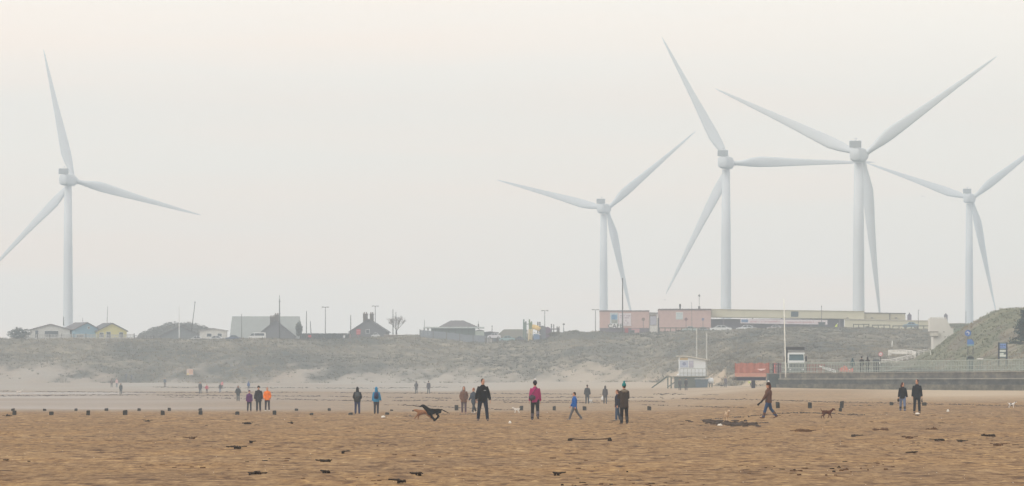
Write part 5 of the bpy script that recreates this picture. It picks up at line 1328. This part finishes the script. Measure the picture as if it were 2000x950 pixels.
def barrier_heap():
    Y = 696; s = F/Y
    for px0, px1, h, a, l_ in ((1640,1656,11,.18,'orange plastic barrier tilted behind the fallen white frame'),(1654,1672,10,-.12,'orange plastic barrier half hidden by the teal jacketed figure')):
        t = thing('plastic_barrier', l_, 'barrier', (((px0+px1)/2-1000)/s, Y+(4 if a < 0 else 0), 2.66)); w = (px1-px0)/s/2
        m = MB().prism([(-w,.1),(w,.1),(w*.95,h/s),(w*.2,h/s+a),(-w*.9,h/s-.1)], -.06, .06); m.build('panel', M('barrier_salmon',(232,112,88),.6,.1), t)
        for q in (-.7,.7): MB().box(q*w-.1,q*w+.1,-.25,.25,0,.1).build('foot', PD, t)
        MB().box(-w*.1,w*.1,-.075,-.062,h/s*.55,h/s*.8).build('reflector', M('sign_white'), t)
barrier_heap()
def truck():
    Y = 735; s = F/Y; t = thing('tipper_truck', 'white cabbed tipper truck with tall dark headboard facing us on the promenade', 'truck', ((1555-1000)/s, Y, 2.65)); x = lambda px: (px-1555)/s; z = lambda py: (728.5-py)/s
    wm = M('truck_white',(224,228,228),.4,.04); dk = M('truck_dark',(34,38,44),.6); gr = M('truck_grey',(76,90,98),.5)
    cab = MB(); cab.add([(x(1539.5),0,z(725)),(x(1571.5),0,z(725)),(x(1571.5),0,z(704)),(x(1539.5),0,z(704)),(x(1540.5),.35,z(690)),(x(1570.5),.35,z(690)),(x(1539.5),2,z(725)),(x(1571.5),2,z(725)),(x(1571.2),2,z(689)),(x(1539.8),2,z(689))],
        [(0,1,2,3),(3,2,5,4),(4,5,8,9),(0,3,4,9,6),(1,7,8,5,2),(6,9,8,7),(0,6,7,1)]); cb = cab.build('cab', wm, t)
    MB().add([(x(1541),-.03+.04,z(703.4)),(x(1570.2),.01,z(703.4)),(x(1569.4),.3,z(691.6)),(x(1541.8),.3,z(691.6)),(x(1541),.08,z(703.4)),(x(1570.2),.08,z(703.4)),(x(1569.4),.38,z(691.6)),(x(1541.8),.38,z(691.6))],[(0,1,2,3),(0,4,5,1),(3,2,6,7)]).build('windscreen', M('windscreen',(72,100,108),.15,.15,2), cb)
    MB().box(x(1539.2),x(1571.8),-.06,.1,z(690.3),z(688)).build('sun_visor', wm, cb)
    MB().box(x(1541),x(1570),-.04,.02,z(717),z(709.4)).build('grille', gr, cb)
    for q in (710.6,713,715.4): MB().box(x(1543),x(1568),-.06,-.042,z(q+.7),z(q)).build('grille_bar', dk, cb)
    MB().box(x(1538.8),x(1572),-.12,.1,z(724.8),z(718.6)).build('bumper', M('bumper_grey',(100,112,118),.5), cb)
    for q in (1541.5,1566): MB().box(x(q),x(q+4),-.14,-.122,z(722.5),z(719.8)).build('headlight', M('headlight_clear'), cb)
    for a, b_ in ((1531,1534),(1573,1576.5)):
        o = MB().bbox(x(a),x(b_),.05,.25,z(705),z(695),.03).build('mirror', dk, cb)
        MB().tube([(x((a+b_)/2),.15,z(700)),(x(1540 if a < 1550 else 1571),.3,z(699))], .03, 5).build('mirror_arm', dk, o)
    for q in (-1,1):
        for y in (1.1,4.6):
            w = MB().lathe([(.3,-.14),(.47,-.14),(.5,0),(.47,.14),(.3,.14)], (q*.9,y,.5), 18, 'x'); w = MB(); w.lathe([(.3,-.14),(.47,-.14),(.5,0),(.47,.14),(.3,.14)], (q*.9,y,.5), 18, 'x'); wo = w.build('wheel', M('tyre_black'), t); MB().lathe([(.05,-.15),(.28,-.145),(.28,.145),(.05,.15)], (q*.9,y,.5), 12, 'x').build('rim', M('rim_grey'), wo)
    MB().box(x(1537.5),x(1572.3),2.25,6.2,z(712),z(684)).build('tipper_body', M('tipper_grey',(150,150,150),.6), t)
    MB().box(x(1534),x(1573),2.05,2.22,z(682.5),z(677)).box(x(1536.8),x(1540.2),2.05,2.22,z(715),z(682.5)).build('headboard', dk, t)
    MB().box(x(1541),x(1571),1.2,6.0,.55,.85).build('chassis', dk, t)
truck()
fp = pole(1534.5,584,729,716,'tall white flagpole rising in front of the tipper truck',M('flagpole_white',(234,232,222),.5),w=.17,name='flagpole',px_top=1531)
def stair_tower():
    Y = 935; s = F/Y; p = at(1840, 690, Y); t = thing('stair_tower', 'white concrete stair tower against the grassy headland', 'tower', (p.x, Y, p.z-2)); x = lambda px: (px-1840)/s; z = lambda py: (690-py)/s+2
    wm = M('concrete_white',(218,216,210),.85,.05,.7)
    MB().prism([(x(1823),0),(x(1856),0),(x(1856),z(668)),(x(1862.5),z(661)),(x(1862),z(641)),(x(1857),z(640)),(x(1852),z(631)),(x(1849),z(622.5)),(x(1817),z(622)),(x(1817),z(647)),(x(1823),z(648.5))], 0, 5).build('wall', wm, t)
    m = MB()
    for i in range(6): m.box(x(1817.2+5.4*i),x(1820.6+5.4*i),.02,.6,z(621.9),z(619.8))
    m.build('battlement', wm, t)
    MB().box(x(1816),x(1832),-.5,.0-.003,z(656.5),z(649.5)).build('balcony', M('concrete_pale',(210,206,196)), t)
    MB().box(x(1816),x(1832.4),-.55,-.003,z(649.4),z(647.6)).build('balcony_rail', M('concrete_trim',(158,152,146)), t); MB().box(x(1818),x(1832),-.4,-.003,z(658.2),z(656.6)).build('balcony_slab', M('concrete_trim'), t)
    MB().box(x(1857.5),x(1863.4),-.12,5.1,z(640.9),z(639)).build('coping', M('concrete_trim'), t)
    for a, b_ in ((1842,648),(1844.5,658)): MB().box(x(a),x(a+3),-.05,.02,z(b_+1.2),z(b_)).build('vent', M('vent_dark',(92,92,92)), t)
stair_tower()
def ramp_rails():
    Y = 860; s = F/Y; t = thing('ramp_handrail', 'white zigzag ramp handrail on the slope below the stair tower', 'handrail', at(1755, 700, Y)); x = lambda px: (px-1755)/s; z = lambda py: (700-py)/s; wm = M('handrail_white',(234,232,226),.5,.03)
    A = [(1718,703.5,0),(1744,702,1),(1770,696,2),(1789,692.5,3),(1793,689,5),(1788,685,8),(1776,683.5,11),(1750,683.5,15)]
    for dz in (0,2.6,5.0): MB().tube([(x(a),y,z(b+dz)) for a, b, y in A], .075 if dz == 0 else .05, 6).build('rail', wm, t)
    for i in range(17):
        q = i/16*(len(A)-1); k = min(int(q), len(A)-2); f_ = q-k
        a, b, y = (A[k][j]*(1-f_)+A[k+1][j]*f_ for j in range(3)); MB().tube([(x(a),y,z(b)),(x(a),y,z(b+8))], .055, 5).build('post', wm, t)
    for px, y in ((1747.5,15),(1751.5,15.3)): MB().box(x(px),x(px)+.2,y-.1,y+.1,z(694),z(682.5)).build('end_post', wm, t)
    MB().box(x(1754),x(1786),15.4,15.6,z(691),z(686)).build('parapet', wm, t)
    k = thing('handrail', 'short white handrail climbing right from the zigzag to the headland', 'handrail', at(1800, 690, Y)); x2 = lambda px: (px-1800)/s; z2 = lambda py: (690-py)/s
    for dz in (0,3): MB().tube([(x2(1792),6,z2(687+dz)),(x2(1812),8,z2(683+dz)),(x2(1826),10,z2(684+dz))], .06, 6).build('rail', wm, k)
    for px, py in ((1792,687),(1802,685),(1812,683),(1825,684)): MB().tube([(x2(px),8,z2(py)),(x2(px),8,z2(py+9))], .05, 5).build('post', wm, k)
    pole(1742.5,666,673,1150,'lone short white marker post on the slope above the zigzag ramp',wm,w=.3,name='marker_post')
ramp_rails()
def hut():
    Y = 930; p0, _ = hit(1350, 758); Y = p0.y; s = F/Y; t = thing('lifeguard_hut', 'white beach lifeguard hut with sloping roof on a grey base with steps', 'hut', (p0.x, Y, p0.z)); x = lambda px: (px-1350)/s; z = lambda py: (758-py)/s
    wm = M('hut_white',(228,233,236),.7,.03,1); gy = M('hut_base',(104,112,108),.85,.1,1); tb = M('hut_timber',(86,98,90),.85)
    MB().box(x(1318),x(1377),0,3.6,-.4,z(737.3)).build('base', gy, t)
    MB().prism([(x(1326.5),z(735)),(x(1378.5),z(735)),(x(1378.5),z(703.4)),(x(1326.5),z(698.2))], .5, 3.2).build('cabin', wm, t)
    MB().prism([(x(1321.5),z(696.6)),(x(1343),z(697)),(x(1382.5),z(704)),(x(1382.5),z(702.3)),(x(1343),z(695.2)),(x(1321.5),z(695))], .1, 3.5).build('roof', M('hut_roof',(206,202,190)), t)
    MB().box(x(1328),x(1343.5),.44,.497,z(703.4),z(698.9)).build('shutter', M('hut_wood',(206,184,142)), t)
    b = MB().box(x(1328),x(1344),.42,.497,z(718),z(705)).build('poster', M('poster_blue',(186,196,216),.6,.06), t); MB().ell((x(1336.5),.41,z(711)), (.28,.02,.26), 10, 6).build('emblem', M('poster_mark',(136,146,176)), b)
    for a in (1346,1350.6):
        f_ = MB().box(x(a),x(a+3.8),.43,.497,z(718),z(705)).build('window', M('frame_mauve',(170,168,184)), t); MB().box(x(a+.6),x(a+3.2),.41,.428,z(717),z(706)).build('pane', M('pane_mauve',(196,196,212),.3), f_)
    MB().box(x(1315),x(1384),-.2,3.9,z(737.2),z(735.6)).build('deck', tb, t)
    r = M('hut_rail',(150,152,146))
    for q in (720.5,729): MB().tube([(x(1328),-.12,z(q)),(x(1380),-.12,z(q))], .03, 5).build('rail', r, t)
    for i in range(8): MB().tube([(x(1328+7.4*i),-.12,z(735.6)),(x(1328+7.4*i),-.12,z(720.5))], .03, 5).build('rail_post', r, t)
    for sg in (0,1.0): MB().prism([(x(1272),0),(x(1275),0),(x(1304),z(737)),(x(1301),z(735.5))], .3+sg*1.3, .42+sg*1.3).build('stair_stringer', tb, t)
    m = MB()
    for i in range(7):
        a = (i+.5)/7; m.box(x(1274+28*a)-.16,x(1274+28*a)+.16,.42,1.6,z(757-19.6*a)-.03,z(757-19.6*a)+.03)
    m.build('stair_treads', tb, t)
    MB().box(x(1301),x(1318),.2,1.8,z(737.4),z(735.8)).build('landing', tb, t)
    for px in (1304.5,1311): MB().box(x(px)-.09,x(px)+.09,.2,.4,-.3,z(737.5)).build('landing_post', tb, t)
    MB().tube([(x(1304.5),.28,.15),(x(1322),.28,z(744))], .08, 5).build('brace', tb, t)
    for px, a, b_ in ((1361.5,641,699),(1381,650,736)): MB().tube([(x(px),2,z(b_)),(x(px),2,z(a))], .09, 6).build('aerial', M('aerial_pale',(196,198,194)), t)
    o = MB().ell((0,0,0), (.21,.21,.21), 12, 8).build('buoy', M('buoy_white',(232,232,232)), None, True); o.location = (p0.x+x(1324), Y-.3, p0.z+z(733)); tag(o, 'round white buoy hanging at the left corner of the lifeguard hut', 'buoy')
    k = thing('water_tank', 'white rounded tank beside the lifeguard hut base', 'tank', (p0.x+x(1388.2), Y+.5, p0.z)); m = MB()
    m.lathe([(.02,-.46),(.3,-.44),(.46,-.3),(.5,0),(.46,.3),(.3,.44),(.02,.46)], (0,0,z(744.5)), 16, 'x'); m.build('tank_body', wm, k, True)
    for q in (-.2,.2): MB().box(q-.06,q+.06,-.3,.3,-.3,z(744.5)-.4).build('leg', tb, k)
    d = thing('skip', 'blue grey lidded skip in front of the lifeguard hut base', 'skip', (p0.x+x(1370), Y-.9, p0.z)); MB().prism([(-.85,.05),(.85,.05),(1.0,z(741)),(-1.0,z(741))], -.5, .35).build('body', M('skip_blue',(88,104,116),.7,.12), d)
    MB().box(-1.05,1.05,-.55,.4,z(741)+.003,z(739.6)).build('lid', M('skip_lid',(196,200,200)), d)
hut()
def conifer():
    Y = 800; s = F/Y; p = at(2004, 682, Y); t = thing('conifer', 'dark blue green conifer on the headland at the right edge', 'tree', (p.x, Y, p.z)); q = random.Random(8)
    H = (682-606)/s
    MB().tube([(0,0,-.6),(.05,0,H*.5),(0,0,H*.97)], [.22,.14,.03], 8).build('trunk', M('bark_dark',(66,56,50)), t)
    cr = MB(); lm = MB()
    for i in range(46):
        f_ = i/45; zz = H*(.1+.86*f_); ln = (33/s)*(1-f_*.88)**.8*q.uniform(.6,1.12); a = i*2.4
        e = Vector((math.cos(a)*ln, math.sin(a)*ln, zz+q.uniform(-.1,.45))); st_ = Vector((0,0,zz)); lm.tube([st_, e], [.05,.015], 4)
        for j in range(10):
            c = st_.lerp(e, .3+.75*j/9)
            for m_ in range(9):
                u = Vector((q.uniform(-1,1),q.uniform(-1,1),q.uniform(-.5,.8))).normalized()*q.uniform(.12,.3); v = u.cross(Vector((q.uniform(-1,1),1,.3))).normalized()*.07
                o = c+Vector((q.uniform(-.22,.22),q.uniform(-.22,.22),q.uniform(-.16,.2))); cr.add([o-v,o+v,o+u], [(0,1,2)])
    lm.build('limbs', M('bark_dark'), t); cr.build('crown', M('needle_blue',(62,82,80),.8,.3,1.2), t)
conifer()
def bench():
    Y = 655; s = F/Y; t = thing('litter_bin', 'curved topped dark litter bin behind the railing below the blue notice', 'bin', ((1895-1000)/s, Y, 2.65)); z = lambda py: (729-py)/s
    MB().bbox(-6.2/s,6.2/s,-.25,.25,0,z(704.5),.05).build('body', M('bin_green',(70,86,84)), t); MB().lathe([(.42,-.28),(.42,.28)], (0,0,z(704)), 16, 'y').build('hood', M('bin_hood',(86,100,100)), t); MB().box(-5/s,5/s,-.29,-.26,z(702),z(699.6)).build('slot', M('slot_black'), t)
    b = thing('white_bench', 'small white seat frame right of the curved topped bin', 'bench', ((1912-1000)/s, Y, 2.65)); x = lambda px: (px-1912)/s; wm = M('handrail_white')
    MB().box(x(1908),x(1920),-.2,.2,z(703.5),z(701.5)).build('seat', wm, b)
    for px in (1909,1914,1919): MB().box(x(px)-.03,x(px)+.03,-.15,.15,0,z(703.6)).build('leg', M('leg_grey',(110,116,112)), b)
bench()

# ------------------------------------------------------------------ stumps, seaweed, drift and small finds on the sand
STM = M('wet_timber',(60,60,57),.8,.3,6)
def stump(px, top, base, wpx, label, group):
    p, s = hit(px, base); h = (base-top)/s+.06; w = wpx/s/2
    t = MB(); q = random.Random(int(px))
    a, b_, c, d = (q.uniform(-.05,.05) for _ in range(4))
    t.bbox(-w,w,-w*.8,w*.8,-.3,h,.03); 
    v = [list(x) for x in t.v]
    for x in v:
        if x[2] > h-.05: x[2] += a+b_*x[0]*4
        x[0] = x[0]*(1+.12*math.sin(9*x[2]+px))+c*2.5*max(x[2],0)
    t.v = [tuple(x) for x in v]
    o = t.build('groyne_stump', STM, None); o.location = p; o.rotation_euler = (0,0,q.uniform(-.15,.15)); tag(o, label, 'stump', group)
g1 = 'nearer row of groyne stumps'; l1 = 'squat dark timber stump in the nearer of the two rows at left'
for px in (27.5,100,171.5,244,318,391.5,463,536): stump(px,805,811.3,8,l1,g1)
for px in (608,685,756): stump(px,807.6,811,7.6,'low worn timber stump where the nearer row sinks into the sand',g1)
g2 = 'farther row of groyne stumps'; l2 = 'low brown timber stump in the farther row at left'
for px in (25,87,148,207.5,271.5,331,391,579,643): stump(px,799.4,803,6.4,l2,g2)
stump(765,800.5,803,6,l2,g2)
g3 = 'stumps in line across the middle'; l3 = 'upright grey timber stump in the line across the middle of the beach'
for px in (891.5,1018,1082.5,1142,1268): stump(px,794.3,802,6.8,l3,g3)
g4 = 'stumps at the right'; l4 = 'taller narrow grey stump right of the ball thrower'
for px in (1520,1582,1643): stump(px,787,797.5,7,l4,g4)
stump(1641,800,804.5,6,'low stump half buried just below the taller right hand stumps',g4)
stump(1741,788,792.5,7,'low stump in the drift line left of the walking couple',g4)
stump(1805,789,793,9,'flat low stump in the drift line just right of the tall man',g4)

SW = M('seaweed_dark',(50,39,31),.75,.35,9); SWB = M('seaweed_brown',(98,72,52),.8,.3,9)
def lump(mb, p, w, d, h, q):
    n = 9; rg = []
    ph = [q.uniform(.6,1.25) for _ in range(n)]
    for f_, zz in ((1.0,-.03),(.92,h*.35),(.6,h*.8),(.2,h)):
        rg.append([(p[0]+w*f_*ph[j]*math.cos(2*PI*j/n), p[1]+d*f_*ph[j]*math.sin(2*PI*j/n), p[2]+zz*(.7+.6*q.random())) for j in range(n)])
    mb.rings(rg)
def clump(px, py, wpx, hpx, label, col=0, n=5):
    p, s = hit(px, py); q = random.Random(int(px*7+py)); m = MB(); w = wpx/s/2
    for i in range(n):
        lump(m, (q.uniform(-.68,.68)*w, q.uniform(-.25,.25), 0), w*q.uniform(.18,.42), q.uniform(.06,.2), hpx/s*q.uniform(.3,.8), q)
    for i in range(4):
        a = q.uniform(-1,1)*w; m.tube([(a,q.uniform(-.3,.3),.015),(a+q.uniform(-.2,.2),q.uniform(-.4,.4),.03),(a+q.uniform(-.5,.5)*w,q.uniform(-.6,.6),.012)], .012, 4)
    o = m.build('seaweed_clump', SWB if col else SW, None); o.location = p+Vector((0,0,.03)); tag(o, label, 'seaweed', 'seaweed clumps on the sand')
gs = 'seaweed clumps on the sand'
for px, py, w, h, l_, c in ((459,877,26,6,'ragged black seaweed clump low at the left, widest of the pair there',0),(491,866,9,4,'small black seaweed clump up and right of the ragged left one',0),
    (502,930,38,7,'black seaweed clump on the bottom edge left of centre',0),(636,926,17,5,'compact black seaweed lump near the bottom edge, right of two',0),(634,904,26,4.5,'thin black seaweed streak above the compact bottom lump',0),
    (670,886,9,4,'small round dark weed lump left of centre in the near sand',0),(375,858,16,4,'small brown weed clump at the left below the stump rows',1),(783,944,20,4,'dark weed scrap at the bottom edge under the running dogs',0),
    (816,930,20,3,'flat dark weed strip near the bottom, right of centre left',0),(1087,930,16,3,'short dark stick like weed strip at the bottom centre',0),(1668,854,13,4,'neat black weed lump below the curly brown dog',0),
    (1574,844,56,6,'long broken brown weed mat left of the neat black lump',1),(1719,842,34,6,'humped weed clump right of the neat black lump',1),(1819,841,24,7,'peaked weed heap below the walking couple',1),
    (1837,862,24,4,'flat black weed streak low at the right',0),(1930,853,28,4,'slim dark weed streak near the right edge',0),(1776,857,26,3.5,'thin brown weed streak between the heap and the black lump',1),
    (1779,888,18,2.6,'single thin black weed strand in the lower right sand',0),(1877,864,14,3.5,'pair of small black weed dots low at the right',0),(288,824.5,12,4,'small black weed tuft just below the nearer stump row',0),
    (15,814,13,4.5,'dark weed tuft at the left edge below the stumps',0),(482,829,22,3.5,'dark weed streak below the figures in a row',0),(568,828,10,4,'dark weed tuft right below the orange jacket',0),(1949,871,20,3.5,'broken brown weed bits by the right edge',1)):
    clump(px, py, w, h, l_, c)
def patch():
    q = random.Random(5); p, s = hit(1418, 829); t = MB()
    for i in range(80):
        px = q.gauss(0,26); py = q.gauss(0,2.6)+.05*px; a, _ = hit(1418+px, 828+max(-5,min(6,py)))
        lump(t, a-p+Vector((0,0,.03)), q.uniform(.05,.26), q.uniform(.06,.3), q.uniform(.015,.06), q)
    o = t.build('seaweed_patch', M('seaweed_grey',(74,62,54),.75,.3,9), None); o.location = p; tag(o, 'broad dark seaweed patch around the pale sandy dog', 'seaweed', kind='stuff')
patch()
def stick():
    p, s = hit(1152, 863); m = MB(); w = 38/s
    m.tube([(-w,0,.05),(-w*.5,.05,.025),(0,0,.035),(w*.5,-.05,.03),(w,0,.05)], [.016,.012,.014,.012,.016], 7)
    o = m.build('stranded_branch', M('driftwood_dark',(60,44,34),.85,.25,8), None); q = random.Random(2); tag(o, 'long thin stranded branch with a dark weed knot at each end', 'branch'); o.location = p+Vector((0,0,.035))
    for sx in (-1,1):
        e = MB()
        for i in range(3): lump(e, (sx*(w+q.uniform(-.05,.05)),q.uniform(-.08,.08),0), q.uniform(.035,.06), .06, q.uniform(.04,.075), q)
        e.build('weed_knot', SW, o)
stick()
def litter():
    q = random.Random(31); m = MB(); b = MB()
    for i in range(2600):
        px = q.uniform(-20,2020); py = 808+142*q.random()**1.25
        dens = float(fbm(np.array([px*.006]), np.array([py*.035+4]), 3)[0])+.12*(py < 870 and px > 1250)
        if dens < .02+.1*q.random(): continue
        a, s = hit(px, py); w = q.uniform(3,14)/s/2
        lump(m if q.random() < .3 else b, a+Vector((0,0,.004)), w, q.uniform(.03,.12), q.uniform(.15,.5)/s, q)
    tag(m.build('seaweed_litter', SW), 'fine black seaweed bits strewn over the near sand', 'seaweed', kind='stuff')
    tag(b.build('weed_crumbs', SWB), 'fine brown weed crumbs strewn over the near sand', 'seaweed', kind='stuff')
    m = MB()
    for i in range(190):
        px = q.uniform(0,2000); py = q.uniform(806,948); a, s = hit(px, py); r = q.uniform(.45,1.1)/s
        m.ell(a+Vector((0,0,r*.4)), (r,r,r*.6), 7, 5)
    tag(m.build('shells', M('shell_white',(226,214,196),.6,.1)), 'tiny pale shells and pebbles scattered on the sand', 'shells', kind='stuff')
    m = MB()
    lines = [[(0,765),(330,767.5),(620,767),(900,769.5),(1300,771)],[(0,774),(250,772),(600,774.5),(870,778.5),(1100,776.5),(1300,777)],[(300,775.5),(700,783.5),(1000,782.5),(1300,785)],[(1280,778.5),(1500,782),(1640,786.5),(1760,788.5),(2000,794)],
             [(750,790.5),(900,797),(1010,802)],[(980,786),(1180,787.5)],[(1240,791),(1460,797.5)],[(1650,793),(1720,793.5)],[(780,811.5),(960,809)],[(1370,821),(1560,806),(1700,812)],[(1360,833),(1500,826)],[(300,757),(700,759),(900,757)],[(1280,770),(1460,773)]]
    for L in lines:
        x = L[0][0]
        while x < L[-1][0]:
            y = float(np.interp(x, [a for a, _ in L], [c for _, c in L]))+q.gauss(0,.45)
            if fbm(np.array([x*.02]), np.array([y*.3]), 3)[0] > -.13:
                a, s = hit(x, y); lump(m, a+Vector((0,0,.01)), q.uniform(1.0,6)/s/2, q.uniform(.15,.5), q.uniform(.6,2.0)/s*.7, q)
            x += q.uniform(1.0,4.2)
    tag(m.build('drift_line', M('drift_brown',(74,64,58),.8,.3,5)), 'broken brown drift lines of weed along the beach', 'seaweed', kind='stuff')
litter()
def tray(px, py, w, h, label, name='plastic_scrap', col=(228,222,212)):
    p, s = hit(px, py); m = MB(); q = random.Random(int(px)); lump(m, (0,0,.02), w/s/2, .16, h/s, q); o = m.build(name, M('scrap_%d' % col[0], col, .5, .06), None, True); o.location = p; tag(o, label, 'litter')
tray(748,816,10,3,'flat white plastic scrap below the blue jacketed backpacker')
tray(1406,832,9,3,'pale plastic scrap on the edge of the dark seaweed patch')
tray(1792,809.5,9,2.4,'white scrap on the sand at the feet of the tall man')
tray(1852,805,6,4,'round pale scrap right of the tall man')
tray(996,827,5,3,'small white shell lump left of the magenta jacket',name='shell')
tray(902,768,5,5,'grey rock standing on the drift line right of the far pair',name='rock',col=(110,104,102))

# gulls
def gull(px, py, span, Y, label, tilt):
    p = at(px, py, Y); t = thing('gull', label, 'bird', p, tilt); g = M('gull_grey',(150,152,156),.7); k = span/2
    MB().tube([(0,-.22,0),(0,-.1,.01),(0,.08,.01),(0,.2,.02),(0,.26,.015)], [.015,.06,.065,.035,.01], 8).build('body', M('gull_white',(214,214,214)), t, True)
    for sg in (-1,1):
        m = MB(); m.rings([[(sg*x,y0+q*c,z+th*w) for q, w in ((0,0),(.4,1),(1,0),(.4,-.4))] for x, y0, c, z, th in ((.04,-.07,.2,.03,.02),(k*.45,-.02,.17,.16,.015),(k*.8,-.1,.12,.12,.01),(k,-.18,.03,.08,.004))]); m.build('wing', g, t)
gull(1802,384,1.3,1500,'pale gull gliding left of the rightmost turbine hub',.5)
gull(1298,587,1.1,1500,'gull flying low beside the hanging blade of the level bladed turbine',-.6)
gull(154.5,618,.9,1500,'tiny gull over the blue chalet roof',.2)
flush()
